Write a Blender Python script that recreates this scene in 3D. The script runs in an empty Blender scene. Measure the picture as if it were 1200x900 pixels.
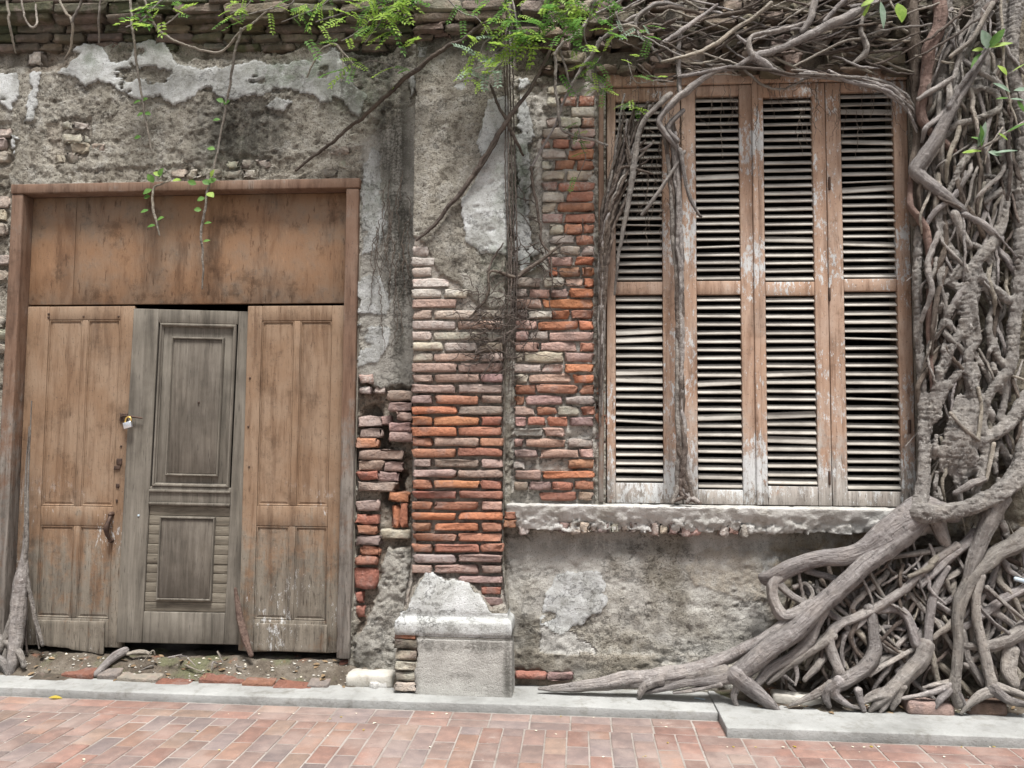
import bpy, math, random
import numpy as np
from mathutils import Vector, Matrix, Euler

# ------------------------------------------------------------------ camera, world, sun
sc = bpy.context.scene
FPX, YAW, PIT, ROLL = 950.0, 4.6, 3.7, 0.42          # focal length in photo pixels (1200 wide)
CAM = np.array([0.0, -4.75, 1.47])
rd = math.radians
RM = (Matrix.Rotation(rd(YAW), 3, 'Z') @ Matrix.Rotation(rd(90 + PIT), 3, 'X') @ Matrix.Rotation(rd(ROLL), 3, 'Z'))
cd = bpy.data.cameras.new('camera'); cam = bpy.data.objects.new('camera', cd)
sc.collection.objects.link(cam); sc.camera = cam
cam.matrix_world = Matrix.Translation(CAM) @ RM.to_4x4()
cd.sensor_width = 36.0; cd.lens = FPX / 1200 * 36; cd.clip_start = 0.05; cd.clip_end = 500

w = bpy.data.worlds.new('World'); sc.world = w; w.use_nodes = True
wn = w.node_tree; wn.nodes.clear()
sky = wn.nodes.new('ShaderNodeTexSky'); sky.sky_type = 'NISHITA'; sky.sun_disc = False
SUN_EL, SUN_AZ = 69.0, 163.0
sky.sun_elevation = rd(SUN_EL); sky.sun_rotation = rd(SUN_AZ)
sky.dust_density = 4.0; sky.air_density = 1.0; sky.ozone_density = 0.6
hs = wn.nodes.new('ShaderNodeHueSaturation'); hs.inputs['Saturation'].default_value = 0.30
bg = wn.nodes.new('ShaderNodeBackground'); bg.inputs['Strength'].default_value = 0.05
wo = wn.nodes.new('ShaderNodeOutputWorld')
wn.links.new(sky.outputs[0], hs.inputs['Color']); wn.links.new(hs.outputs[0], bg.inputs['Color'])
wn.links.new(bg.outputs[0], wo.inputs['Surface'])

sd = bpy.data.lights.new('sun', 'SUN'); sd.energy = 2.2; sd.angle = rd(15); sd.color = (1.0, 0.98, 0.95)
sun = bpy.data.objects.new('sun', sd); sc.collection.objects.link(sun)
_d = Vector((math.sin(rd(SUN_AZ)) * math.cos(rd(SUN_EL)), math.cos(rd(SUN_AZ)) * math.cos(rd(SUN_EL)), math.sin(rd(SUN_EL))))
sun.rotation_euler = _d.to_track_quat('Z', 'Y').to_euler(); sun.location = (0, -6, 9)
sc.view_settings.view_transform = 'Standard'; sc.view_settings.look = 'None'
sc.view_settings.exposure = 1.78; sc.view_settings.gamma = 1.0; sc.view_settings.use_curve_mapping = False

# ------------------------------------------------------------------ helpers
RMn = np.array(RM)
C = sc.collection.objects
rng = random.Random(7)

def P(px, py, y):
    """point of the place seen at photo pixel (px,py) on the plane at depth y"""
    d = RMn @ np.array([(px - 600) / FPX, -(py - 450) / FPX, -1.0])
    return CAM + d * ((y - CAM[1]) / d[1])
def G(px, py, z):
    d = RMn @ np.array([(px - 600) / FPX, -(py - 450) / FPX, -1.0])
    return CAM + d * ((z - CAM[2]) / d[2])
def X(px, py, y): return float(P(px, py, y)[0])
def Z(px, py, y): return float(P(px, py, y)[2])

def hash2(ix, iy, seed):
    with np.errstate(over='ignore'):
        n = (ix.astype(np.int64) * 374761393 + iy.astype(np.int64) * 668265263 + seed * 1274126177) & 0xffffffff
        n = ((n ^ (n >> 13)) * 1274126177) & 0xffffffff
        n = (n ^ (n >> 16)) & 0xffffffff
    return n / 4294967295.0
def vnoise(x, y, seed=0):
    x = np.asarray(x, float); y = np.asarray(y, float)
    ix = np.floor(x); iy = np.floor(y); fx = x - ix; fy = y - iy
    fx = fx * fx * fx * (fx * (fx * 6 - 15) + 10); fy = fy * fy * fy * (fy * (fy * 6 - 15) + 10)
    a = hash2(ix, iy, seed); b = hash2(ix + 1, iy, seed); c = hash2(ix, iy + 1, seed); d = hash2(ix + 1, iy + 1, seed)
    return (a + (b - a) * fx) * (1 - fy) + (c + (d - c) * fx) * fy
def fbm(x, y, oct=4, seed=0, gain=0.5):
    s = 0; a = 1; t = 0
    for i in range(oct):
        s = s + a * vnoise(x * 2 ** i + 17.3 * i, y * 2 ** i - 9.1 * i, seed + i); t += a; a *= gain
    return s / t * 2 - 1                       # about -1..1
def cells(x, y, seed=0):
    """per-cell random value and edge distance of a cellular pattern"""
    ix = np.floor(x); iy = np.floor(y); b1 = np.full(x.shape, 9.); b2 = b1.copy(); val = np.zeros(x.shape)
    for i in (-1, 0, 1):
        for j in (-1, 0, 1):
            cx = ix + i; cy = iy + j; d = (cx + hash2(cx, cy, seed) - x) ** 2 + (cy + hash2(cx, cy, seed + 9) - y) ** 2
            n = d < b1; b2 = np.where(n, b1, np.minimum(b2, d)); val = np.where(n, hash2(cx, cy, seed + 5), val); b1 = np.minimum(b1, d)
    return val, np.sqrt(b2) - np.sqrt(b1)
def sdf(poly, x, z):
    """signed distance to a polygon, negative inside"""
    p = np.asarray(poly, float); n = len(p)
    d = np.full(x.shape, 1e9); ins = np.zeros(x.shape, bool)
    for i in range(n):
        a = p[i]; b = p[(i + 1) % n]; e = b - a
        wx = x - a[0]; wz = z - a[1]
        t = np.clip((wx * e[0] + wz * e[1]) / (e @ e + 1e-12), 0, 1)
        d = np.minimum(d, (wx - e[0] * t) ** 2 + (wz - e[1] * t) ** 2)
        c1 = (a[1] <= z) & (b[1] > z); c2 = (b[1] <= z) & (a[1] > z)
        cr = e[0] * wz - e[1] * wx
        ins ^= (c1 & (cr > 0)) | (c2 & (cr < 0))
    d = np.sqrt(d)
    return np.where(ins, -d, d)
def sstep(a, b, v):
    t = np.clip((v - a) / (b - a), 0, 1); return t * t * (3 - 2 * t)
def polyw(pts, y=0.0):
    return [(P(a, b, y)[0], P(a, b, y)[2]) for a, b in pts]

def tag(o, label=None, cat=None, group=None, kind=None):
    if label: o['label'] = label
    if cat: o['category'] = cat
    if group: o['group'] = group
    if kind: o['kind'] = kind
    return o
def empty(name, loc, label=None, cat=None, group=None):
    o = bpy.data.objects.new(name, None); C.link(o); o.location = loc; o.empty_display_size = 0.1
    return tag(o, label, cat, group)
def wloc(o):
    l = Vector(o.location)
    while o.parent: o = o.parent; l = l + Vector(o.location)
    return l
def mesh_of(name, v, f, mat=None, smooth=True):
    me = bpy.data.meshes.new(name)
    v = np.asarray(v, np.float32)
    if isinstance(f, np.ndarray) and f.ndim == 2:
        n, k = f.shape
        me.vertices.add(len(v)); me.vertices.foreach_set('co', v.ravel())
        me.loops.add(n * k); me.loops.foreach_set('vertex_index', f.astype(np.int32).ravel())
        me.polygons.add(n); me.polygons.foreach_set('loop_start', np.arange(0, n * k, k, dtype=np.int32))
        me.update(calc_edges=True)
    else:
        me.from_pydata(v.tolist(), [], f)
    me.polygons.foreach_set('use_smooth', np.full(len(me.polygons), smooth))
    if mat: me.materials.append(mat)
    me.update()
    return me
def put(name, me, parent=None, loc=(0, 0, 0), rot=None):
    """link mesh data as one object; loc is a world place"""
    o = bpy.data.objects.new(name, me); C.link(o)
    l = Vector(loc)
    if parent: o.parent = parent; l = l - wloc(parent)
    o.location = l
    if rot: o.rotation_euler = rot
    return o
def add(name, v, f, mat, parent=None, smooth=True, loc=None):
    """v in world coordinates; the origin goes to the middle of the piece (or loc)"""
    v = np.asarray(v, float)
    if loc is None: loc = (v.min(0) + v.max(0)) / 2
    return put(name, mesh_of(name, v - np.asarray(loc), f, mat, smooth), parent, loc)
def vcol(me, name, arr):
    a = me.color_attributes.new(name, 'FLOAT_COLOR', 'POINT')
    a.data.foreach_set('color', np.asarray(arr, np.float32).ravel())
def vvec(me, name, arr):
    a = me.attributes.new(name, 'FLOAT_VECTOR', 'POINT')
    a.data.foreach_set('vector', np.asarray(arr, np.float32).ravel())

class MB:
    def __init__(s): s.v = []; s.f = []; s.n = 0
    def add(s, v, f):
        v = np.asarray(v, float); s.v.append(v)
        s.f += [tuple(i + s.n for i in q) for q in f]; s.n += len(v); return s
    def arrays(s): return np.concatenate(s.v), s.f
    def build(s, name, mat, parent=None, smooth=True, loc=None):
        v, f = s.arrays(); return add(name, v, f, mat, parent, smooth, loc)

def _axis(a, b, r, step):
    if b - a < 2.2 * r: r = (b - a) * .4
    n = max(1, int(round((b - a - 2 * r) / step)))
    return np.concatenate([[a], np.linspace(a + r, b - r, n + 1), [b]]), r
def gbox(x0, x1, y0, y1, z0, z1, r=.004, step=.3, amp=0, seed=0, ns=9.0, warp=None, skip=()):
    """box with rounded edges on a grid of faces, roughened by noise of height amp"""
    ax = [_axis(x0, x1, r, step), _axis(y0, y1, r, step), _axis(z0, z1, r, step)]
    cs = [a[0] for a in ax]; rr = [a[1] for a in ax]; n = [len(c) - 1 for c in cs]
    idx = {}; vs = []; fs = []
    def vid(i, j, k):
        t = (i, j, k)
        if t not in idx: idx[t] = len(vs); vs.append((cs[0][i], cs[1][j], cs[2][k]))
        return idx[t]
    for i in range(n[0]):
        for j in range(n[1]):
            if 'b' not in skip: fs.append((vid(i, j, 0), vid(i, j + 1, 0), vid(i + 1, j + 1, 0), vid(i + 1, j, 0)))
            if 't' not in skip: fs.append((vid(i, j, n[2]), vid(i + 1, j, n[2]), vid(i + 1, j + 1, n[2]), vid(i, j + 1, n[2])))
        for k in range(n[2]):
            fs.append((vid(i, 0, k), vid(i + 1, 0, k), vid(i + 1, 0, k + 1), vid(i, 0, k + 1)))
            if 'k' not in skip: fs.append((vid(i, n[1], k), vid(i, n[1], k + 1), vid(i + 1, n[1], k + 1), vid(i + 1, n[1], k)))
    for j in range(n[1]):
        for k in range(n[2]):
            fs.append((vid(0, j, k), vid(0, j, k + 1), vid(0, j + 1, k + 1), vid(0, j + 1, k)))
            fs.append((vid(n[0], j, k), vid(n[0], j + 1, k), vid(n[0], j + 1, k + 1), vid(n[0], j, k + 1)))
    v = np.array(vs)
    lo = np.array([x0 + rr[0], y0 + rr[1], z0 + rr[2]]); hi = np.array([x1 - rr[0], y1 - rr[1], z1 - rr[2]])
    q = np.clip(v, lo, hi); d = v - q
    nd = d / np.array(rr); L = np.linalg.norm(nd, axis=1, keepdims=True); L[L < 1] = 1
    v = q + d / L
    nrm = d / np.maximum(np.linalg.norm(d, axis=1, keepdims=True), 1e-9)
    if amp:
        h = fbm(v[:, 0] * ns + v[:, 1] * 3.1 * ns, v[:, 2] * ns + v[:, 1] * ns * 1.7, 4, seed)
        v = v + nrm * (h * amp)[:, None]
    if warp is not None: v = warp(v)
    return v, fs
def box(name, x0, x1, y0, y1, z0, z1, mat, parent=None, r=.004, step=.5, amp=0, seed=0, warp=None, ns=9.0, smooth=True):
    v, f = gbox(x0, x1, y0, y1, z0, z1, r, step, amp, seed, ns, warp)
    return add(name, v, f, mat, parent, smooth)

def catmull(p, r, step):
    p = np.asarray(p, float); r = np.asarray(r, float)
    if len(p) == 2:
        p = np.array([p[0], (p[0] + p[1]) / 2, p[1]]); r = np.array([r[0], (r[0] + r[1]) / 2, r[1]])
    q = np.vstack([2 * p[0] - p[1], p, 2 * p[-1] - p[-2]]); op = []; orr = []
    for i in range(1, len(q) - 2):
        n = max(2, int(np.linalg.norm(q[i + 1] - q[i]) / step))
        t = np.arange(n)[:, None] / n
        a, b, c, d = q[i - 1], q[i], q[i + 1], q[i + 2]
        op.append(.5 * (2 * b + (c - a) * t + (2 * a - 5 * b + 4 * c - d) * t ** 2 + (3 * b - a - 3 * c + d) * t ** 3))
        orr.append(r[i - 1] + (r[i] - r[i - 1]) * (3 * t[:, 0] ** 2 - 2 * t[:, 0] ** 3))
    op.append(q[-2:-1]); orr.append(r[-1:])
    return np.vstack(op), np.concatenate(orr)
def tube(p, r, sides=8, seed=0, lump=.10, wob=.15, step=None, ridge=.07, flare=0.0):
    """tapering, lumpy tube along smoothed points; returns verts, quads, local bark coordinates"""
    r = np.asarray(r, float)
    step = step or max(.006, float(r.mean()) * .55)
    p, r = catmull(p, r, step); n = len(p)
    s = np.concatenate([[0], np.cumsum(np.linalg.norm(np.diff(p, axis=0), axis=1))])
    for k in range(3):
        p[:, k] += fbm(s / (r.mean() * 8 + .01), np.full(n, k * 7.7 + seed * 1.37), 4, seed, .6) * r * wob * 2
    t = np.gradient(p, axis=0); t /= np.linalg.norm(t, axis=1, keepdims=True) + 1e-12
    u = np.cross(t[0], [0.31, 0.9, .22]); u /= np.linalg.norm(u)
    U = np.zeros_like(p)
    for i in range(n):
        u = u - t[i] * (u @ t[i]); u /= np.linalg.norm(u) + 1e-12; U[i] = u
    V = np.cross(t, U)
    th = np.linspace(0, 2 * np.pi, sides, endpoint=False)
    S, T = np.meshgrid(s, th, indexing='ij')
    rm = r.mean()
    k = 2 + seed % 4
    rf = 1 + lump * fbm(S / (rm * 3.5 + .004) + np.cos(T) * .9, np.sin(T) * .9 + seed * 3.3, 4, seed, .62) \
           + ridge * np.cos(k * T + seed + S * 2.5 / (rm * 25 + .02))
    if flare: rf = rf * (1 + flare * np.exp(-s / (2.2 * r[0] + .01)))[:, None]
    rf = rf * r[:, None]
    ends = [(.55, .80), (.9, .42), (1.0, .03)]             # rounded, closed ends
    pre = [(p[0] - t[0] * r[0] * a, b) for a, b in reversed(ends)]; post = [(p[-1] + t[-1] * r[-1] * a, b) for a, b in ends]
    rf = np.vstack([rf[0] * b for a, b in pre] + [rf] + [rf[-1] * b for a, b in post])
    p = np.vstack([a for a, b in pre] + [p] + [a for a, b in post])
    U = np.vstack([U[:1]] * 3 + [U] + [U[-1:]] * 3); V = np.vstack([V[:1]] * 3 + [V] + [V[-1:]] * 3)
    S = np.vstack([S[:1]] * 3 + [S] + [S[-1:]] * 3); T = np.vstack([T[:1]] * 3 + [T] + [T[-1:]] * 3); n += 6
    v = p[:, None, :] + U[:, None, :] * (np.cos(T) * rf)[..., None] + V[:, None, :] * (np.sin(T) * rf)[..., None]
    bc = np.stack([np.cos(T) * rm, np.sin(T) * rm, S], -1) + seed * .613
    i = np.arange(n - 1)[:, None] * sides; j = np.arange(sides)[None]; j2 = (j + 1) % sides
    f = np.stack([i + j, i + j2, i + sides + j2, i + sides + j], -1).reshape(-1, 4)
    return v.reshape(-1, 3), f, bc.reshape(-1, 3)
class TB:
    """several tubes of one thing's one part"""
    def __init__(s): s.v = []; s.f = []; s.b = []; s.n = 0
    def add(s, t):
        s.v.append(t[0]); s.f.append(t[1] + s.n); s.b.append(t[2]); s.n += len(t[0]); return s
    def build(s, name, mat, parent=None, loc=None):
        v = np.concatenate(s.v); f = np.concatenate(s.f)
        if loc is None: loc = (v.min(0) + v.max(0)) / 2
        me = mesh_of(name, v - np.asarray(loc), f, mat); vvec(me, 'bark', np.concatenate(s.b))
        return put(name, me, parent, loc)
def trace(pts, k=1.0, d=0.0, q=1.0):
    pts = [(a, b, c * k + d, e * q) for a, b, c, e in pts]
    """[(px,py,depth,radius px)] -> points, radii in metres"""
    p = [P(a, b, c) for a, b, c, d in pts]
    r = [d * (c - CAM[1]) / FPX for a, b, c, d in pts]
    return p, r

# ------------------------------------------------------------------ materials
class Mat:
    def __init__(s, name, rough=.9):
        s.m = bpy.data.materials.new(name); s.m.use_nodes = True; s.t = s.m.node_tree
        s.b = s.t.nodes['Principled BSDF']; s.b.inputs['Roughness'].default_value = rough
        s.b.inputs['Specular IOR Level'].default_value = .25
    def n(s, ty, **kw):
        nd = s.t.nodes.new('ShaderNode' + ty)
        for k, v in kw.items():
            if k in nd.inputs: s.set(nd, k, v)
            else: setattr(nd, k, v)
        return nd
    def set(s, nd, k, v):
        if hasattr(v, 'is_output') or isinstance(v, bpy.types.NodeSocket): s.t.links.new(v, nd.inputs[k])
        else: nd.inputs[k].default_value = v
    def pos(s, scale=(1, 1, 1)):
        g = s.n('NewGeometry'); return s.scaled(g.outputs['Position'], scale)
    def scaled(s, sock, scale):
        if scale == (1, 1, 1): return sock
        m = s.n('Mapping', Scale=scale); s.t.links.new(sock, m.inputs['Vector']); return m.outputs[0]
    def noise(s, vec, scale, detail=6, rough=.6, dist=0):
        n = s.n('TexNoise', Scale=scale, Detail=detail, Roughness=rough, Distortion=dist)
        s.t.links.new(vec, n.inputs['Vector']); return n.outputs['Fac']
    def voro(s, vec, scale, feature='F1', out='Distance', rnd=1.0):
        n = s.n('TexVoronoi', feature=feature); n.inputs['Scale'].default_value = scale
        n.inputs['Randomness'].default_value = rnd
        s.t.links.new(vec, n.inputs['Vector']); return n.outputs[out]
    def ramp(s, fac, stops):
        n = s.n('ValToRGB'); e = n.color_ramp.elements
        while len(e) < len(stops): e.new(.5)
        for q, (p, c) in zip(e, stops):
            q.position = p; q.color = (c if isinstance(c, tuple) else (c, c, c)) + (1,)
        s.t.links.new(fac, n.inputs['Fac']); return n.outputs['Color']
    def mix(s, fac, a, b, bt='MIX'):
        n = s.n('Mix', data_type='RGBA', blend_type=bt); n.clamp_factor = True
        for k, v in ((0, fac), (6, a), (7, b)):
            if isinstance(v, bpy.types.NodeSocket): s.t.links.new(v, n.inputs[k])
            else: n.inputs[k].default_value = v if k == 0 or len(v) == 4 else tuple(v) + (1,)
        return n.outputs[2]
    def math(s, op, a, b=0.0, c=0.0, clamp=False):
        n = s.n('Math', operation=op, use_clamp=clamp)
        for k, v in enumerate((a, b, c)):
            if isinstance(v, bpy.types.NodeSocket): s.t.links.new(v, n.inputs[k])
            else: n.inputs[k].default_value = v
        return n.outputs[0]
    def maprange(s, v, a, b, c=0., d=1.):
        n = s.n('MapRange', interpolation_type='SMOOTHSTEP'); s.t.links.new(v, n.inputs['Value'])
        n.inputs[1].default_value = a; n.inputs[2].default_value = b; n.inputs[3].default_value = c; n.inputs[4].default_value = d
        return n.outputs[0]
    def sep(s, v):
        n = s.n('SeparateColor'); s.t.links.new(v, n.inputs[0]); return n.outputs
    def bump(s, h, strength=.5, dist=.01, normal=None):
        n = s.n('Bump', Strength=strength, Distance=dist); s.t.links.new(h, n.inputs['Height'])
        if normal: s.t.links.new(normal, n.inputs['Normal'])
        return n.outputs[0]
    def out(s, col=None, normal=None, rough=None):
        for k, v in (('Base Color', col), ('Normal', normal), ('Roughness', rough)):
            if v is not None: s.set(s.b, k, v if isinstance(v, bpy.types.NodeSocket) or not isinstance(v, tuple) else v + (1,))
        return s.m

def m_plaster():
    m = Mat('weathered_plaster', .95)
    p = m.pos(); a1 = m.sep(m.n('Attribute', attribute_name='m1').outputs['Color']); a2 = m.sep(m.n('Attribute', attribute_name='m2').outputs['Color'])
    big = m.noise(p, 2.6, 8, .62); mid = m.noise(p, 11, 8, .65); fine = m.noise(p, 70, 4, .7); grit = m.noise(p, 190, 2, .6)
    base = m.ramp(big, [(.30, (.20, .182, .146)), (.50, (.33, .304, .254)), (.70, (.44, .415, .358))])
    base = m.mix(m.maprange(mid, .47, .66), base, (.42, .40, .355)); base = m.mix(m.maprange(mid, .46, .32), base, (.13, .113, .09)); base = m.mix(m.maprange(fine, .48, .36, 0, .85), base, (.085, .072, .055))
    ce = m.ramp(m.noise(p, 7, 7, .6), [(.3, (.29, .28, .258)), (.7, (.44, .43, .40))])            # smooth cement
    base = m.mix(a2[1], base, ce)
    wf = m.maprange(m.math('ADD', a1[0], m.math('MULTIPLY', m.math('SUBTRACT', fine, .5), .9)), .40, .56)
    wh = m.ramp(m.noise(p, 8, 9, .70), [(.30, (.20, .20, .18)), (.46, (.36, .365, .35)), (.60, (.48, .49, .485)), (.76, (.60, .61, .61))])
    col = m.mix(wf, base, wh)
    dust = m.mix(m.maprange(mid, .35, .65), (.30, .125, .07), (.36, .25, .18))
    col = m.mix(m.math('MULTIPLY', a2[0], m.maprange(fine, .3, .6)), col, dust)
    col = m.mix(m.math('MULTIPLY', a2[2], m.maprange(mid, .3, .65)), col, (.235, .185, .12))        # ochre earth
    gf = m.math('MULTIPLY', a1[2], m.maprange(m.noise(p, 14, 6, .7), .36, .62)); col = m.mix(gf, col, (.115, .155, .10))
    streak = m.noise(m.scaled(p, (14, 14, 1.6)), 1.0, 6, .6)
    df = m.math('MULTIPLY', a1[1], m.maprange(m.math('ADD', m.math('MULTIPLY', streak, .6), m.math('MULTIPLY', fine, .5)), .36, .62))
    col = m.mix(df, col, (.047, .044, .036))
    col = m.mix(m.maprange(grit, .56, .70, 0, .75), col, (.07, .06, .046)); col = m.mix(m.maprange(grit, .37, .25, 0, .4), col, (.50, .47, .41))
    rough = m.math('ADD', m.math('MULTIPLY', fine, .5), m.math('MULTIPLY', mid, 1.0))
    inv = m.math('SUBTRACT', 1.0, m.math('MULTIPLY', m.math('MAXIMUM', wf, a2[1]), .72))
    ln = m.math('ABSOLUTE', m.math('SUBTRACT', m.noise(m.scaled(p, (1, 1, 1.4)), 3.2, 9, .72), .5)); crk = m.math('MAXIMUM', m.maprange(ln, .0, .010), m.maprange(m.noise(p, 1.7, 3, .5), .52, .44))
    col = m.mix(m.math('MULTIPLY', m.math('SUBTRACT', 1.0, crk), .55), col, (.05, .043, .034))
    n = m.bump(m.math('MULTIPLY', m.math('ADD', m.math('ADD', rough, m.math('MULTIPLY', crk, .25)), m.math('MULTIPLY', grit, .45)), inv), 1.0, .034)
    return m.out(col, n)
def m_brick():
    m = Mat('old_brick', .92); p = m.pos(); oi = m.n('ObjectInfo')
    fine = m.noise(p, 60, 5, .7); mid = m.noise(p, 22, 6, .65); big = m.noise(p, 7, 5, .6); pit = m.voro(p, 95)
    c = m.mix(m.maprange(mid, .35, .68), oi.outputs['Color'], m.mix(1.0, oi.outputs['Color'], (1.35, 1.28, 1.22), 'MULTIPLY'))
    c = m.mix(m.maprange(m.noise(p, 11, 4, .6), .50, .66, 0, .75), c, m.mix(.72, c, (.20, .155, .14)))
    c = m.mix(m.maprange(fine, .44, .28, 0, .5), c, m.mix(1.0, c, (.5, .45, .42), 'MULTIPLY'))
    lime = m.math('ADD', m.math('MULTIPLY', oi.outputs['Alpha'], 1.15), m.math('MULTIPLY', m.math('SUBTRACT', m.math('ADD', m.math('MULTIPLY', big, .6), m.math('MULTIPLY', fine, .55)), .6), 1.9))
    c = m.mix(m.maprange(lime, .45, .95, 0, .9), c, m.mix(mid, (.34, .31, .28), (.52, .49, .45)))
    c = m.mix(m.maprange(m.noise(p, 33, 4, .7), .63, .75, 0, .45), c, (.08, .06, .05))
    h = m.math('ADD', m.math('ADD', m.math('MULTIPLY', fine, .6), m.math('MULTIPLY', mid, .9)), m.maprange(pit, .0, .18, 0, .35))
    return m.out(c, m.bump(h, 1.0, .022))
def m_paint(name, paint, paint2, wood, zlo, zhi, flake=.0, white=.0, grainx=(26, 26, 2.2), grime=.6, wz=None):
    """worn paint over grey wood: more bare wood below height zlo"""
    m = Mat(name, .72); p = m.pos(); oi = m.n('ObjectInfo')
    g = m.noise(m.scaled(p, grainx), 1.0, 7, .62, .4); g2 = m.noise(m.scaled(p, tuple(5 * k for k in grainx)), 1.0, 4, .6)
    big = m.noise(p, 3.3, 7, .62); mid = m.noise(p, 16, 7, .68); fine = m.noise(p, 85, 3, .6)
    pc = m.mix(m.maprange(big, .36, .66), paint, paint2); pc = m.mix(m.maprange(g, .54, .34, 0, .7), pc, m.mix(1, pc, (.58, .52, .48), 'MULTIPLY'))
    wc = m.ramp(g, [(.28, tuple(.45 * k for k in wood)), (.5, wood), (.72, tuple(min(1, 1.45 * k) for k in wood))])
    wc = m.mix(m.maprange(g2, .45, .30, 0, .6), wc, tuple(.35 * k for k in wood))
    sx = m.n('SeparateXYZ'); m.t.links.new(p, sx.inputs[0]); z = sx.outputs[2]
    low = m.maprange(z, zhi, zlo, 0, .38)
    t = m.math('ADD', m.math('ADD', m.math('MULTIPLY', mid, .55), m.math('MULTIPLY', g, .45)), m.math('ADD', low, m.math('MULTIPLY', m.math('SUBTRACT', big, .5), .5)))
    f = m.maprange(t, .62 - flake, .86 - flake)
    c = m.mix(f, pc, wc)
    if white:
        wf = m.maprange(m.math('ADD', m.noise(m.scaled(p, (42, 42, 16)), 1.0, 7, .80), m.math('MULTIPLY', m.math('SUBTRACT', m.noise(p, 2.1, 3, .5), .5), .75)), .66 - white, .70 - white)
        if wz: wf = m.math('MULTIPLY', wf, m.maprange(z, wz, wz - .35, 0, .75))
        c = m.mix(wf, c, (.47, .475, .47))
    c = m.mix(m.maprange(m.noise(m.scaled(p, (3, 3, .5)), 2.2, 7, .7), .50, .68, 0, grime), c, m.mix(1, c, (.46, .42, .40), 'MULTIPLY'))
    c = m.mix(m.maprange(m.noise(p, 5.5, 9, .74), .52, .68, 0, grime), c, m.mix(1, c, (.50, .47, .44), 'MULTIPLY'))
    c = m.mix(m.maprange(g2, .40, .31, 0, .65), c, m.mix(1, c, (.38, .33, .30), 'MULTIPLY')); c = m.mix(m.maprange(g2, .62, .74, 0, .35), c, m.mix(1, c, (1.5, 1.48, 1.45), 'MULTIPLY'))
    c = m.mix(m.maprange(fine, .60, .72, 0, .6), c, (.06, .047, .038))
    h = m.math('ADD', m.math('MULTIPLY', g2, .5), m.math('ADD', m.math('MULTIPLY', g, .6), m.math('MULTIPLY', f, .25)))
    return m.out(c, m.bump(h, .9, .007), m.maprange(f, 0, 1, .66, .9))
def m_wood(name, c1, c2, grain=(30, 30, 2.0), mould=.0):
    m = Mat(name, .85); p = m.pos()
    g = m.noise(m.scaled(p, grain), 1.0, 8, .62, .5); g2 = m.noise(m.scaled(p, tuple(5 * k for k in grain)), 1, 4, .6); big = m.noise(p, 3.5, 7, .65)
    c = m.ramp(g, [(.28, tuple(.6 * k for k in c1)), (.45, c1), (.70, c2)])
    c = m.mix(m.maprange(big, .44, .68, 0, .6), c, m.mix(1, c, (.55, .54, .54), 'MULTIPLY')); c = m.mix(m.maprange(big, .46, .30, 0, .5), c, m.mix(1, c, (1.35, 1.34, 1.33), 'MULTIPLY'))
    c = m.mix(m.maprange(g2, .42, .28, 0, .7), c, tuple(.3 * k for k in c1))
    return m.out(c, m.bump(m.math('ADD', g, m.math('MULTIPLY', g2, .6)), .7, .004))
def m_bark(name, c1, c2, c3, attr=True):
    m = Mat(name, .88)
    if attr:
        v = m.n('Attribute', attribute_name='bark').outputs['Vector']
    else: v = m.pos()
    pw = m.pos(); oi = m.n('ObjectInfo')
    st = m.noise(m.scaled(v, (1, 1, .16)), 70, 6, .62, .5); band = m.noise(m.scaled(v, (.6, .6, 1)), 42, 7, .7, .6)
    spot = m.noise(v, 34, 8, .74); big = m.noise(pw, 8, 8, .68); fine = m.noise(pw, 160, 3, .6)
    if not attr: st = m.noise(m.scaled(v, (1, 1, .4)), 30, 7, .66, .6); band = m.noise(m.scaled(v, (.35, .35, 1)), 60, 6, .66, .5)
    c = m.ramp(st, [(.22, c1), (.50, c2), (.80, c3)])
    c = m.mix(m.maprange(big, .42, .66, 0, .65), c, m.mix(1, c, (1.30, 1.26, 1.20), 'MULTIPLY')); c = m.mix(m.maprange(big, .47, .30, 0, .8), c, m.mix(1, c, (.55, .49, .46), 'MULTIPLY'))
    c = m.mix(m.maprange(band, .40, .28, 0, .6), c, tuple(.5 * k for k in c1))
    c = m.mix(m.maprange(spot, .55, .70, 0, .8), c, tuple(min(1, 1.35 * k) for k in c3)); c = m.mix(m.maprange(spot, .45, .32, 0, .85), c, tuple(.45 * k for k in c1))
    c = m.mix(m.maprange(fine, .6, .75, 0, .35), c, tuple(.6 * k for k in c1))
    tone = m.math('ADD', .68, m.math('MULTIPLY', oi.outputs['Random'], .5)); tc = m.n('CombineColor'); m.t.links.new(tone, tc.inputs[0]); m.t.links.new(tone, tc.inputs[1]); m.t.links.new(m.math('MULTIPLY', tone, m.math('SUBTRACT', 1.04, m.math('MULTIPLY', m.math('FRACT', m.math('MULTIPLY', oi.outputs['Random'], 7.3)), .07))), tc.inputs[2])
    if attr: c = m.mix(1.0, c, tc.outputs[0], 'MULTIPLY')
    h = m.math('ADD', m.math('ADD', m.math('MULTIPLY', st, 1.0), m.math('MULTIPLY', band, .45)), m.math('ADD', m.math('MULTIPLY', spot, .8), m.math('MULTIPLY', fine, .25)))
    return m.out(c, m.bump(h, 1.0, .020))
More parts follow.
